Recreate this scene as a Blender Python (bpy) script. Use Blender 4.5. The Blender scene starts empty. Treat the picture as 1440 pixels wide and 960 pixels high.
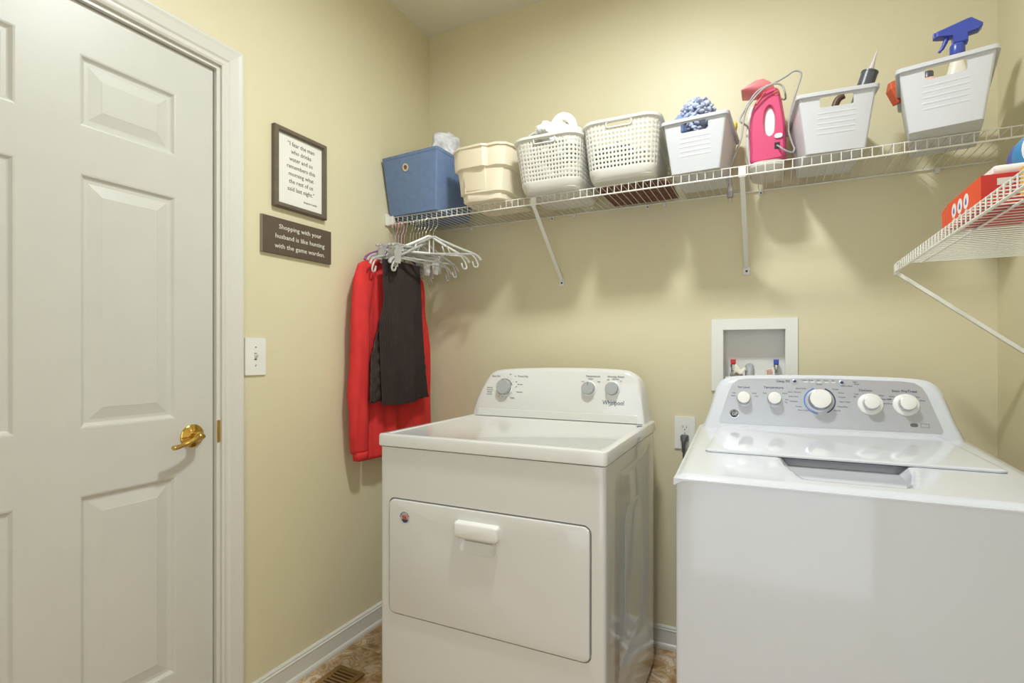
import bpy, bmesh, math, random
from mathutils import Vector, Matrix, Euler, noise
from mathutils.geometry import tessellate_polygon
random.seed(7)
PI = math.pi
S = bpy.context.scene
COL = S.collection

# ------------------------------------------------------------------ camera
cam_d = bpy.data.cameras.new('camera'); cam = bpy.data.objects.new('camera', cam_d); COL.objects.link(cam)
cam.location = (1.5278, -2.1263, 1.1663)
cam.rotation_euler = (PI/2, 0, math.radians(26.65))
cam_d.sensor_width = 36; cam_d.lens = 734.1/1440*36; cam_d.shift_y = 15.95/1440
cam_d.clip_start = 0.02
S.camera = cam
# ------------------------------------------------------------------ world, light, exposure
wd = bpy.data.worlds.new('world'); S.world = wd; wd.use_nodes = True
wd.node_tree.nodes['Background'].inputs[0].default_value = (0.93, 0.99, 1.06, 1)
wd.node_tree.nodes['Background'].inputs[1].default_value = 1.85
LAMP = (1.15, -1.06, 2.7266); LAMP_STRENGTH = 290.0     # flush ceiling light
S.view_settings.view_transform = 'Standard'; S.view_settings.look = 'None'
S.view_settings.gamma = 1; S.view_settings.use_curve_mapping = False
S.view_settings.exposure = 0.0

W, H, FRONT = 2.149, 2.7266, -2.62     # room width, height, the wall behind the camera

# ------------------------------------------------------------------ materials
MATS = {}
def srgb(r, g, b):
    f = lambda c: c/12.92 if c <= .04045 else ((c+.055)/1.055)**2.4
    return (f(r/255), f(g/255), f(b/255))
def mat(name, rgb, rough=.5, metal=0., var=.04, scale=12., bump=0., bscale=200., coat=0., trans=0., emit=None, spec=.5, alpha=1.):
    if name in MATS: return MATS[name]
    m = bpy.data.materials.new(name); m.use_nodes = True; MATS[name] = m
    nt = m.node_tree; N = nt.nodes; L = nt.links; b = N['Principled BSDF']
    tc = N.new('ShaderNodeTexCoord')
    nz = N.new('ShaderNodeTexNoise'); nz.inputs['Scale'].default_value = scale; nz.inputs['Detail'].default_value = 4
    L.new(tc.outputs['Object'], nz.inputs['Vector'])
    cr = N.new('ShaderNodeValToRGB')
    cr.color_ramp.elements[0].position = .3; cr.color_ramp.elements[1].position = .7
    cr.color_ramp.elements[0].color = (*[max(0, c*(1-var)) for c in rgb], 1)
    cr.color_ramp.elements[1].color = (*[min(1, c*(1+var)) for c in rgb], 1)
    L.new(nz.outputs['Fac'], cr.inputs['Fac']); L.new(cr.outputs['Color'], b.inputs['Base Color'])
    b.inputs['Roughness'].default_value = rough; b.inputs['Metallic'].default_value = metal
    b.inputs['Coat Weight'].default_value = coat; b.inputs['Specular IOR Level'].default_value = spec
    b.inputs['Transmission Weight'].default_value = trans
    b.inputs['Alpha'].default_value = alpha
    if bump:
        n2 = N.new('ShaderNodeTexNoise'); n2.inputs['Scale'].default_value = bscale; n2.inputs['Detail'].default_value = 3
        L.new(tc.outputs['Object'], n2.inputs['Vector'])
        bp = N.new('ShaderNodeBump'); bp.inputs['Strength'].default_value = bump; bp.inputs['Distance'].default_value = .002
        L.new(n2.outputs['Fac'], bp.inputs['Height']); L.new(bp.outputs['Normal'], b.inputs['Normal'])
    if emit:
        b.inputs['Emission Color'].default_value = (*emit[0], 1); b.inputs['Emission Strength'].default_value = emit[1]
    return m
M_wall = mat('beige wall paint', srgb(219, 210, 177), .45, var=.015, scale=3, bump=.12, bscale=260)
M_ceil = mat('ceiling paint', srgb(228, 222, 205), .8, var=.02, scale=4, bump=.15)
M_trim = mat('white trim paint', srgb(214, 212, 204), .32, var=.01, scale=5)
M_door = mat('white door paint', srgb(204, 203, 196), .38, var=.015, scale=8, bump=.08, bscale=90)
M_brass = mat('polished brass', srgb(214, 176, 92), .16, metal=1, var=.03)
M_white = mat('white enamel', srgb(219, 218, 214), .11, var=.006, coat=.4)
M_whitec = mat('cool white enamel', srgb(215, 218, 225), .11, var=.006, coat=.4)
M_white2 = mat('white plastic', srgb(232, 231, 227), .3, var=.008)
M_gap = mat('dark gap', srgb(60, 60, 64), .7)
M_knob = mat('grey knob plastic', srgb(168, 172, 172), .35, var=.02)
M_silver = mat('brushed silver panel', srgb(196, 199, 206), .30, metal=.45, var=.05, scale=3)
M_chrome = mat('chrome', srgb(205, 205, 208), .14, metal=1, var=.02)
M_print = mat('grey printing', srgb(96, 98, 106), .6)
M_navy = mat('navy printing', srgb(52, 66, 104), .5)
M_wire = mat('white vinyl coated wire', srgb(226, 224, 216), .4, var=.01)
M_bin = mat('white bin plastic', srgb(203, 204, 208), .35, var=.01)
M_basket = mat('white basket plastic', srgb(218, 216, 208), .4, var=.01)
M_blue = mat('blue fabric', srgb(112, 134, 172), .85, var=.07, scale=40, bump=.35, bscale=500)
M_cream = mat('cream plastic', srgb(232, 221, 196), .42, var=.02)
M_stain = mat('label residue', srgb(176, 164, 146), .7, var=.1, scale=60)
M_cloth = mat('white cloth', srgb(228, 227, 222), .9, var=.04, scale=30, bump=.5, bscale=160)
M_gcloth = mat('grey and white cloth', srgb(205, 205, 208), .9, var=.22, scale=38, bump=.5, bscale=160)
M_noodle = mat('blue grey chenille', srgb(172, 180, 204), .9, var=.38, scale=60)
M_yellow = mat('yellow sponge', srgb(228, 220, 84), .7)
M_pink = mat('pink plastic', srgb(214, 80, 122), .3, var=.02)
M_pinkl = mat('pale pink plastic', srgb(232, 132, 138), .4, var=.03)
M_tank = mat('clear tank plastic', srgb(224, 222, 212), .25, var=.02, trans=.25)
M_cord = mat('grey cord', srgb(168, 166, 164), .5)
M_dgrey = mat('dark grey plastic', srgb(78, 80, 88), .35, var=.05)
M_black = mat('black plastic', srgb(34, 34, 36), .4)
M_brown = mat('brown woven fibre', srgb(122, 84, 70), .85, var=.35, scale=70)
M_spray = mat('blue sprayer plastic', srgb(66, 82, 172), .3, var=.02)
M_orange = mat('orange plastic', srgb(206, 92, 60), .45)
M_pbot = mat('pale pink bottle', srgb(232, 190, 176), .4)
M_red = mat('red knit', srgb(214, 48, 47), .85, var=.06, scale=22, bump=.4, bscale=420)
M_vest = mat('dark brown knit', srgb(46, 33, 30), .85, var=.2, scale=14, bump=.4, bscale=300)
M_quilt = mat('black quilted lining', srgb(44, 34, 33), .4, var=.15, scale=20)
M_clear = mat('clear plastic', srgb(236, 236, 232), .15, var=.01, trans=.55)
M_hwhite = mat('white hanger plastic', srgb(236, 235, 230), .3, var=.01)
M_hpink = mat('pink hanger', srgb(240, 160, 190), .4)
M_hpurple = mat('purple hanger', srgb(150, 84, 140), .4)
M_steel = mat('steel hook', srgb(200, 198, 190), .25, metal=1)
M_frame = mat('dark bronze frame', srgb(104, 94, 80), .5, var=.1, scale=40)
M_paper = mat('printed paper', srgb(232, 230, 222), .6, var=.01)
M_ink = mat('black ink', srgb(88, 83, 77), .7)
M_plaque = mat('dark brown plaque', srgb(90, 76, 62), .6, var=.08, scale=30)
M_wink = mat('white ink', srgb(226, 222, 210), .7)
M_plate = mat('white wall plate', srgb(232, 231, 226), .35, var=.01)
M_slot = mat('slot shadow plastic', srgb(88, 84, 78), .6)
M_vent = mat('bronze register', srgb(150, 116, 68), .45, metal=.3, var=.08, scale=40)
M_redcap = mat('red valve handle', srgb(206, 44, 40), .35)
M_bluecap = mat('blue valve handle', srgb(44, 84, 186), .35)
M_hose = mat('braided hose', srgb(190, 188, 182), .4, metal=.5, var=.25, scale=160)
M_tagp = mat('paper tag', srgb(232, 228, 214), .7)
M_tagr = mat('tag printing', srgb(196, 96, 96), .7)
M_boxo = mat('orange carton', srgb(222, 78, 40), .5, var=.02)
M_boxr = mat('red carton', srgb(206, 50, 44), .5, var=.02)
M_boxw = mat('white carton', srgb(228, 226, 222), .5)
M_teal = mat('teal label', srgb(44, 132, 186), .3)
M_lamp = mat('lamp diffuser', srgb(255, 244, 224), .5, emit=((.93, .985, .99), LAMP_STRENGTH))
M_ring = mat('blue dial ring', srgb(92, 140, 226), .35)
M_dot = mat('dark dot', srgb(60, 58, 56), .5)

def tile_mat():
    m = bpy.data.materials.new('marbled vinyl tile'); m.use_nodes = True
    nt = m.node_tree; N = nt.nodes; L = nt.links; b = N['Principled BSDF']
    tc = N.new('ShaderNodeTexCoord'); oi = N.new('ShaderNodeObjectInfo')
    ad = N.new('ShaderNodeVectorMath'); ad.operation = 'ADD'
    mu = N.new('ShaderNodeVectorMath'); mu.operation = 'SCALE'; mu.inputs['Scale'].default_value = 7.3
    cb = N.new('ShaderNodeCombineXYZ')
    L.new(oi.outputs['Random'], cb.inputs[0]); L.new(oi.outputs['Random'], cb.inputs[1])
    L.new(cb.outputs[0], mu.inputs[0]); L.new(tc.outputs['Object'], ad.inputs[0]); L.new(mu.outputs[0], ad.inputs[1])
    nz = N.new('ShaderNodeTexNoise'); nz.inputs['Scale'].default_value = 17; nz.inputs['Detail'].default_value = 8; nz.inputs['Distortion'].default_value = .5
    L.new(ad.outputs[0], nz.inputs['Vector'])
    cr = N.new('ShaderNodeValToRGB'); e = cr.color_ramp.elements
    e[0].position = .3; e[0].color = (*srgb(146, 112, 72), 1); e[1].position = .72; e[1].color = (*srgb(222, 206, 184), 1)
    for p, c in ((.43, (176, 142, 98)), (.5, (206, 180, 146)), (.55, (172, 140, 106)), (.6, (212, 192, 166))):
        k = e.new(p); k.color = (*srgb(*c), 1)
    L.new(nz.outputs['Fac'], cr.inputs['Fac']); L.new(cr.outputs['Color'], b.inputs['Base Color'])
    b.inputs['Roughness'].default_value = .35
    return m
M_tile = tile_mat()
M_grout = mat('grout', srgb(140, 124, 100), .9)

# ------------------------------------------------------------------ helpers
def link(name, me, m, parent=None, smooth=False):
    o = bpy.data.objects.new(name, me); COL.objects.link(o)
    if m: me.materials.append(m)
    if smooth is True:
        for p in me.polygons: p.use_smooth = True
    elif smooth:
        for p in me.polygons: p.use_smooth = True
        me.set_sharp_from_angle(angle=math.radians(smooth))
    if parent: o.parent = parent
    return o
def raw(name, V, F, m, parent=None, smooth=False, fix=True):
    me = bpy.data.meshes.new(name); me.from_pydata([tuple(v) for v in V], [], F)
    if fix:
        bm = bmesh.new(); bm.from_mesh(me); bmesh.ops.recalc_face_normals(bm, faces=bm.faces); bm.to_mesh(me); bm.free()
    me.update()
    return link(name, me, m, parent, smooth)
def thing(name, label, cat, loc=(0, 0, 0), rz=0., group=None):
    o = bpy.data.objects.new(name, None); COL.objects.link(o); o.empty_display_size = .05
    o.location = loc; o.rotation_euler = (0, 0, rz)
    return tag(o, label, cat, group)
def tag(o, label, cat, group=None):
    o['label'] = label; o['category'] = cat
    if group: o['group'] = group
    return o
def struct(o): o['kind'] = 'structure'; return o
class G:
    """collects geometry of ONE object"""
    def __init__(s): s.V = []; s.F = []
    def add(s, V, F):
        n = len(s.V); s.V += [Vector(v) for v in V]; s.F += [tuple(i+n for i in f) for f in F]; return s
    def xf(s, M): s.V = [M @ v for v in s.V]; return s
    def build(s, name, m, parent=None, smooth=False): return raw(name, s.V, s.F, m, parent, smooth)
    def box(s, x0, x1, y0, y1, z0, z1, b=0.):
        if b <= 0:
            V = [(x, y, z) for x in (x0, x1) for y in (y0, y1) for z in (z0, z1)]
            return s.add(V, [(0, 1, 3, 2), (4, 6, 7, 5), (0, 4, 5, 1), (2, 3, 7, 6), (0, 2, 6, 4), (1, 5, 7, 3)])
        bm = bmesh.new(); bmesh.ops.create_cube(bm, size=1)
        for v in bm.verts: v.co = Vector(((x0+x1)/2+v.co.x*(x1-x0), (y0+y1)/2+v.co.y*(y1-y0), (z0+z1)/2+v.co.z*(z1-z0)))
        bmesh.ops.bevel(bm, geom=bm.edges[:], offset=b, segments=2, affect='EDGES', profile=.6)
        bm.verts.index_update(); s.add([v.co for v in bm.verts], [[v.index for v in f.verts] for f in bm.faces]); bm.free(); return s
    def tube(s, P, r, n=8, closed=False, flat=1.):
        P = [Vector(p) for p in P]; k = len(P); rr = r if isinstance(r, (list, tuple)) else [r]*k
        V = []; up = None
        for i, p in enumerate(P):
            a = P[(i-1) % k] if (closed or i > 0) else p; c = P[(i+1) % k] if (closed or i < k-1) else p
            t = (c-a).normalized()
            if up is None:
                up = Vector((0, 0, 1)) if abs(t.z) < .9 else Vector((0, 1, 0))
            x = t.cross(up)
            if x.length < 1e-6: x = t.orthogonal()
            x.normalize(); y = x.cross(t).normalized(); up = y
            for j in range(n):
                q = 2*PI*j/n; V.append(p + x*(math.cos(q)*rr[i]) + y*(math.sin(q)*rr[i]*flat))
        F = []
        for i in range(k if closed else k-1):
            i2 = (i+1) % k
            for j in range(n): F.append((i*n+j, i*n+(j+1) % n, i2*n+(j+1) % n, i2*n+j))
        if not closed: F += [tuple(range(n)), tuple(range((k-1)*n, k*n))]
        return s.add(V, F)
    def lathe(s, prof, n=24, M=None):
        V = []; F = []; k = len(prof)
        for r, z in prof:
            for j in range(n):
                q = 2*PI*j/n; V.append(Vector((r*math.cos(q), r*math.sin(q), z)))
        for i in range(k-1):
            for j in range(n): F.append((i*n+j, i*n+(j+1) % n, (i+1)*n+(j+1) % n, (i+1)*n+j))
        F += [tuple(range(n)), tuple(range((k-1)*n, k*n))]
        if M: V = [M @ v for v in V]
        return s.add(V, F)
    def loft(s, rings, cap0=True, cap1=True):
        n = len(rings[0]); V = [v for r in rings for v in r]; F = []
        for i in range(len(rings)-1):
            for j in range(n): F.append((i*n+j, i*n+(j+1) % n, (i+1)*n+(j+1) % n, (i+1)*n+j))
        if cap0: F.append(tuple(range(n)))
        if cap1: F.append(tuple(range((len(rings)-1)*n, len(rings)*n)))
        return s.add(V, F)
    def plate(s, outer, holes, t, M, bev=0.):
        """outer, holes: 2d loops; front face at local z=0, back at z=-t; M local->parent"""
        loops = [outer]+list(holes)
        pts = [Vector((p[0], p[1], 0)) for l in loops for p in l]
        tris = tessellate_polygon([[Vector((p[0], p[1], 0)) for p in l] for l in loops])
        n = len(pts); V = []
        for p in pts: V.append(M @ p)
        for p in pts: V.append(M @ (p-Vector((0, 0, t))))
        F = [tuple(f) for f in tris]+[tuple(i+n for i in f[::-1]) for f in tris]
        st = 0
        for l in loops:
            k = len(l)
            for j in range(k): a = st+j; b = st+(j+1) % k; F.append((a, b, b+n, a+n))
            st += k
        return s.add(V, F)
def rr(w, h, r, n=5, cx=0., cy=0.):
    """rounded rectangle, counter clockwise, centred"""
    P = []
    for sx, sy, a0 in ((1, -1, -PI/2), (1, 1, 0), (-1, 1, PI/2), (-1, -1, PI)):
        for i in range(n+1):
            a = a0+PI/2*i/n; P.append((cx+sx*(w/2-r)+r*math.cos(a), cy+sy*(h/2-r)+r*math.sin(a)))
    return P
def rect(x0, x1, y0, y1): return [(x0, y0), (x1, y0), (x1, y1), (x0, y1)]
def circ(r, n=24, cx=0., cy=0.): return [(cx+r*math.cos(2*PI*i/n), cy+r*math.sin(2*PI*i/n)) for i in range(n)]
def smooth_path(P, n=6, closed=False):
    P = [Vector(p) for p in P]; out = []; k = len(P)
    for i in range(k if closed else k-1):
        g = lambda j: P[j % k] if closed else P[max(0, min(k-1, j))]
        p0, p1, p2, p3 = g(i-1), g(i), g(i+1), g(i+2)
        for q in range(n):
            t = q/n; out.append(.5*((2*p1)+(p2-p0)*t+(2*p0-5*p1+4*p2-p3)*t*t+(3*p1-p0-3*p2+p3)*t**3))
    if not closed: out.append(P[-1])
    return out
# frames for flat things: local (x right, y up, z out of the surface)
def F_left(x, y, z): return Matrix(((0, 0, 1, x), (1, 0, 0, y), (0, 1, 0, z), (0, 0, 0, 1)))     # on the left wall
def F_back(x, y, z): return Matrix(((1, 0, 0, x), (0, 0, -1, y), (0, 1, 0, z), (0, 0, 0, 1)))    # facing -y
def frame3(o, x, y):
    x = Vector(x).normalized(); y = Vector(y).normalized(); z = x.cross(y).normalized(); y = z.cross(x)
    return Matrix(((x.x, y.x, z.x, o[0]), (x.y, y.y, z.y, o[1]), (x.z, y.z, z.z, o[2]), (0, 0, 0, 1)))
def text(s, size, m, parent, M, name='lettering', align='CENTER', ext=.0003, sx=1., shear=0., bold=0.):
    c = bpy.data.curves.new(name, 'FONT'); c.body = s; c.size = size; c.align_x = align; c.align_y = 'CENTER'
    c.extrude = ext; c.resolution_u = 2; c.shear = shear; c.offset = bold
    t = bpy.data.objects.new('t', c); me = bpy.data.meshes.new_from_object(t)
    bpy.data.objects.remove(t); bpy.data.curves.remove(c)
    me.name = name; me.transform(M @ Matrix.Diagonal((sx, 1, 1, 1)))
    me.materials.clear()
    return link(name, me, m, parent)
def cut(o, *cutters):
    """boolean difference, applied"""
    for c in cutters:
        md = o.modifiers.new('b', 'BOOLEAN'); md.object = c; md.operation = 'DIFFERENCE'; md.solver = 'EXACT'
    dg = bpy.context.evaluated_depsgraph_get(); dg.update()
    me = bpy.data.meshes.new_from_object(o.evaluated_get(dg))
    o.modifiers.clear(); o.data = me
    for c in cutters: bpy.data.objects.remove(c)
    return o
def subsurf(o, l=1):
    md = o.modifiers.new('s', 'SUBSURF'); md.levels = l; md.render_levels = l
    return o
def copy_tree(o, parent=None):
    c = o.copy(); COL.objects.link(c); c.parent = parent
    for ch in list(o.children): copy_tree(ch, c)
    return c
def blob(name, center, rad, m, parent=None, amp=.25, freq=9., seed=0., sub=4):
    bm = bmesh.new(); bmesh.ops.create_icosphere(bm, subdivisions=sub, radius=1)
    for v in bm.verts:
        d = v.co.copy(); k = 1+amp*noise.noise(d*freq/4+Vector((seed, 0, 0)))+amp*.6*noise.noise(d*freq/1.7+Vector((0, seed, 3)))
        v.co = Vector((center[0]+d.x*rad[0]*k, center[1]+d.y*rad[1]*k, center[2]+d.z*rad[2]*k))
    me = bpy.data.meshes.new(name); bm.to_mesh(me); bm.free()
    return link(name, me, m, parent, True)

# ================================================================== THE ROOM
# floor: a screed with marbled tiles on it
fl = struct(G().box(-.06, W+.06, FRONT-.06, .06, -.06, -.004).build('floor', M_grout))
TS = .3048
tme = None; tiles = []
x0 = .168-TS; y0 = -.545
i0, i1 = 0, 8
for i in range(i0, i1+1):
    for j in range(-8, 3):
        ax, bx = x0+i*TS, x0+(i+1)*TS; ay, by = y0+j*TS, y0+(j+1)*TS
        ax, bx = max(ax, 0), min(bx, W); ay, by = max(ay, FRONT), min(by, 0)
        if bx-ax < .01 or by-ay < .01: continue
        full = bx-ax > TS-1e-4 and by-ay > TS-1e-4
        g = .0008
        if full and tme is not None:
            o = bpy.data.objects.new('tile', tme); COL.objects.link(o); o.parent = fl
        else:
            w, d = bx-ax, by-ay
            o = G().box(g, w-g, g, d-g, -.004, 0, .0006).build('tile', M_tile, fl)
            if full: tme = o.data
        o.location = (ax, ay, 0)
struct(G().box(-.06, W+.06, FRONT-.06, .06, H, H+.06).build('ceiling', M_ceil))
DY0, DY1, DZ = -1.917, -1.106, 2.034            # door leaf
wl = struct(G().plate(rect(FRONT, 0, 0, H), [rect(DY0-.02, DY1+.02, .004, DZ+.02)], .10, F_left(0, 0, 0)).build('wall_left', M_wall))
BX0, BX1, BZ0, BZ1 = 1.353, 1.568, 1.058, 1.256  # opening of the washer outlet box
struct(G().plate(rect(0, W, 0, H), [rect(BX0, BX1, BZ0, BZ1)], .10, F_back(0, 0, 0)).build('wall_back', M_wall))
struct(G().box(W, W+.06, FRONT, .0, 0, H).build('wall_right', M_wall))
# unseen wall behind the camera; its opening is added, sized to admit fill light
struct(G().plate(rect(0, W, 0, H), [rect(.95, 2.10, .004, 2.25)], .10, Matrix(((1, 0, 0, 0), (0, 0, 1, FRONT), (0, 1, 0, 0), (0, 0, 0, 1)))).build('wall_front', M_wall))

def baseboard(name, p0, p1, nrm):
    """profile swept straight from p0 to p1, nrm points into the room"""
    prof = [(0, 0), (.020, 0), (.020, .010), (.017, .017), (.012, .021), (.011, .068), (.013, .072), (.009, .077), (.0095, .081), (.005, .0866), (0, .0866)]
    p0 = Vector(p0); p1 = Vector(p1); n = Vector(nrm)
    ring = lambda p: [p+n*a+Vector((0, 0, z)) for a, z in prof]
    return struct(G().loft([ring(p0), ring(p1)]).build(name, M_trim))
baseboard('baseboard_left', (0, DY1+.087, 0), (0, 0, 0), (1, 0, 0))
baseboard('baseboard_back', (0, 0, 0), (W, 0, 0), (0, -1, 0))
baseboard('baseboard_right', (W, FRONT, 0), (W, 0, 0), (-1, 0, 0))

# door casing (mitred sweep) and jamb
def casing():
    # profile: a = distance from the opening, o = height off the wall
    prof = [(0, 0), (0, .011), (.006, .014), (.012, .0125), (.018, .0125), (.024, .016), (.050, .019), (.060, .021), (.066, .021), (.070, .016), (.0716, 0)]
    i = .0145
    path = [((DY0-i, 0), (-1, 0)), ((DY0-i, DZ+i), (-1, 1)), ((DY1+i, DZ+i), (1, 1)), ((DY1+i, 0), (1, 0))]
    rings = []
    for (y, z), (dy, dz) in path:
        rings.append([Vector((o, y+dy*a, z+dz*a)) for a, o in prof])
    return G().loft(rings).build('trim_1', M_trim, None)
struct(casing())
jb = G()
jb.box(-.10, 0.002, DY1+.003, DY1+.02, 0, DZ+.003); jb.box(-.10, 0.002, DY0-.02, DY0-.003, 0, DZ+.003); jb.box(-.10, .002, DY0-.02, DY1+.02, DZ+.003, DZ+.02)
jamb = struct(jb.build('trim_2', M_trim))
st = G(); st.box(0.0005, .0045, DY1+.0038, DY1+.0125, .893, .960, .0005)
strike = st.build('strike_plate', M_brass, jamb); strike['label'] = 'brass strike plate'

# door: stile and rail frame, six raised panels, lever handle
door = bpy.data.objects.new('door_1', None); COL.objects.link(door); struct(door)
door.location = (-.012, DY0, 0)
DWD = DY1-DY0
px = [(.110, .344), (.467, .7005)]
pz = [(.245, .811), (.977, 1.614), (1.732, 1.910)]
holes = [rect(a, b, c, d) for a, b in px for c, d in pz]
G().plate(rect(0, DWD, .008, DZ), holes, .035, F_left(0, 0, 0)).build('door_frame', M_door, door)
for a, b in px:
    for c, d in pz:
        prof = [(0, 0), (.004, -.001), (.010, -.007), (.013, -.0085), (.021, -.0085), (.048, -.0025), (.050, -.0018)]
        rings = [[Vector((o, y, z)) for y, z in rect(a+i, b-i, c+i, d-i)] for i, o in prof]
        V = G().loft(rings, cap0=False)
        V.build('panel', M_door, door)
hd = G()
M_h = F_left(0, -1.1705-DY0, .921)
hd.lathe([(.0335, 0), (.034, .004), (.031, .007), (.022, .009), (.0195, .012), (.012, .014), (.011, .024), (.014, .028), (.014, .036), (.0105, .043), (.004, .049), (.0005, .050)], 28, M_h)
handle = hd.build('handle', M_brass, door, 40)
lv = G(); yb = -1.1705-DY0
lv.tube(smooth_path([(.038, yb+.008, .921), (.046, yb-.012, .919), (.050, yb-.035, .912), (.050, yb-.055, .906), (.052, yb-.070, .903), (.052, yb-.085, .902)], 5), [.0095]+[.0085]*8+[.0075]*10+[.008]*3+[.0085]*3+[.007], 12, flat=.8)
lv.build('lever', M_brass, handle, True)

# outlet box of the washer in the back wall
ob = bpy.data.objects.new('washer_outlet_box', None); COL.objects.link(ob)
tag(ob, 'white recessed washing machine supply box with frame in the back wall', 'outlet box')
G().plate(rect(1.3150, 1.6040, 1.022, 1.2935), [rect(1.356, 1.565, 1.061, 1.253)], .006, F_back(0, -.0065, 0)).build('frame', M_plate, ob)
bx = G()
bx.box(BX0+.001, BX0+.004, 0, .078, BZ0+.001, BZ1-.001); bx.box(BX1-.004, BX1-.001, 0, .078, BZ0+.001, BZ1-.001)
bx.box(BX0+.001, BX1-.001, 0, .078, BZ1-.004, BZ1-.001); bx.box(BX0+.001, BX1-.001, 0, .078, BZ0+.001, BZ0+.006)
bx.box(BX0+.001, BX1-.001, .075, .078, BZ0, BZ1); bx.box(BX0+.004, BX1-.004, .03, .076, BZ0+.005, BZ0+.018, .002)
bx.build('box', M_plate, ob)
def valve(x, mcap, label, tagrot, tx):
    v = bpy.data.objects.new('supply_valve', None); COL.objects.link(v); v.location = (x, .045, BZ0+.018)
    tag(v, label, 'valve', 'water valves in the outlet box')
    G().lathe([(.011, 0), (.011, .012), (.008, .014), (.008, .034), (.010, .036), (.010, .046), (.006, .048)], 14).tube([(0, 0, .024), (0, -.02, .020), (0, -.03, .006)], .0075, 10).build('body', M_chrome, v, 40)
    G().box(-.009, .009, -.012, .012, .048, .0655, .002).build('handle', mcap, v)
    return v
valve(1.388, M_redcap, 'brass supply valve with square red handle in the wall box', 1, 0)
valve(1.535, M_bluecap, 'brass supply valve with square blue handle in the wall box', -1, 0)
hs = G().tube(smooth_path([(1.388, .013, 1.082), (1.398, -.004, 1.088), (1.415, -.012, 1.080), (1.428, -.016, 1.05), (1.432, -.02, .98), (1.44, -.06, .80)], 6), .011, 12)
tag(hs.build('supply_hose', M_hose, None, True), 'braided hose running down from the red handled valve', 'hose', 'washer hoses')
hs = G().tube(smooth_path([(1.535, .013, 1.082), (1.532, -.004, 1.075), (1.528, -.016, 1.05), (1.52, -.02, .98), (1.51, -.06, .80)], 6), .011, 12)
tag(hs.build('supply_hose', M_hose, None, True), 'braided hose running down from the blue handled valve', 'hose', 'washer hoses')
hs = G().tube(smooth_path([(1.445, .05, 1.058), (1.445, .03, 1.105), (1.447, .0, 1.11), (1.449, -.018, 1.08), (1.45, -.03, .98), (1.46, -.06, .80)], 6), .0155, 14)
tag(hs.build('drain_hose', mat('grey drain hose', srgb(172, 174, 178), .45, var=.1, scale=120), None, True), 'thick grey drain hose bent into the wall box', 'hose')
# paper tags on the hoses
def paper_tag(P, label, marks):
    o = raw('paper_tag', P+[p+Vector((0, .0006, 0)) for p in P], [(0, 1, 2, 3), (7, 6, 5, 4)]+[(i, (i+1) % 4, 4+(i+1) % 4, 4+i) for i in range(4)], M_tagp)
    tag(o, label, 'tag')
    if marks:
        ex = (P[1]-P[0]); ey = (P[3]-P[0]); nn = ex.cross(ey).normalized()
        if nn.y > 0: nn = -nn
        for k in range(4):
            b = P[0]+ex*(.25+.15*k)+nn*.0004
            raw('printed_line', [b+ey*.2, b+ex*.07+ey*.2, b+ex*.07+ey*.8, b+ey*.8], [(0, 1, 2, 3)], M_tagr, o)
    return o
paper_tag([Vector((1.500, -.022, 1.080)), Vector((1.531, -.030, 1.086)), Vector((1.527, -.024, 1.116)), Vector((1.496, -.022, 1.110))], 'small paper tag with red print on the right hose', True)
tg = G(); V = []
for i in range(9):
    for j in range(5):
        u, v = i/8, j/4; V.append((1.394+.045*u, -.024-.008*math.sin(u*PI)-.006*v, 1.118-.03*v*(1.2-u)+.008*math.sin(u*9)-.016*u*u))
tg.add(V, [(i*5+j, (i+1)*5+j, (i+1)*5+j+1, i*5+j+1) for i in range(8) for j in range(4)])
o = tg.build('paper_tag', M_tagp, None, True); sol = o.modifiers.new('s', 'SOLIDIFY'); sol.thickness = .0006
tag(o, 'crumpled pale paper tag on the left hose in the wall box', 'tag')

# power outlet with black plug
oc = thing('power_outlet', 'white power outlet with its plate on the back wall between the machines', 'outlet', (1.217, 0, .8545))
G().plate(rr(.0772, .125, .003), [rr(.034, .029, .013, 4, 0, .0195), rr(.034, .029, .013, 4, 0, -.0195)], .0055, F_back(0, -.0058, 0)).build('plate', M_plate, oc)
for zz in (.0195, -.0195):
    r_ = G().plate(rr(.0335, .0285, .013, 4, 0, zz), [rect(-.0085, -.0062, zz-.001, zz+.009), rect(.0060, .0083, zz-.001, zz+.007), circ(.0026, 10, 0, zz-.007)], .006, F_back(0, -.0068, 0)).build('receptacle', M_white2, oc)
    G().box(-.011, .011, -.0035, -.0015, zz-.011, zz+.011).build('socket_slots', M_slot, r_)
G().lathe([(.003, 0), (.003, .0012), (.001, .0016)], 10, F_back(0, -.0058, 0)).build('screw', M_chrome, oc)
pg = thing('power_lead', 'black plug and cord in the lower socket of the outlet', 'plug', (1.217, -.007, .835))
G().loft([[Vector((x, y, z)) for x, z in rr(w, h, .006, 3, 0, dz)] for y, w, h, dz in ((0, .030, .026, 0), (-.010, .030, .026, 0), (-.022, .022, .022, -.003), (-.030, .014, .018, -.008))]).tube(smooth_path([(0, -.024, -.004), (0, -.030, -.016), (0, -.031, -.034), (0, -.030, -.05)], 4), [.0075]*5+[.0065]*4+[.0055]*4, 10).build('plug', M_dgrey, pg, 40)
G().tube(smooth_path([(0, -.030, -.046), (.001, -.029, -.09), (.006, -.026, -.2), (.03, -.02, -.45), (.08, -.02, -.70)], 6), .0038, 8).build('cord', M_dgrey, pg, True)

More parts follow.
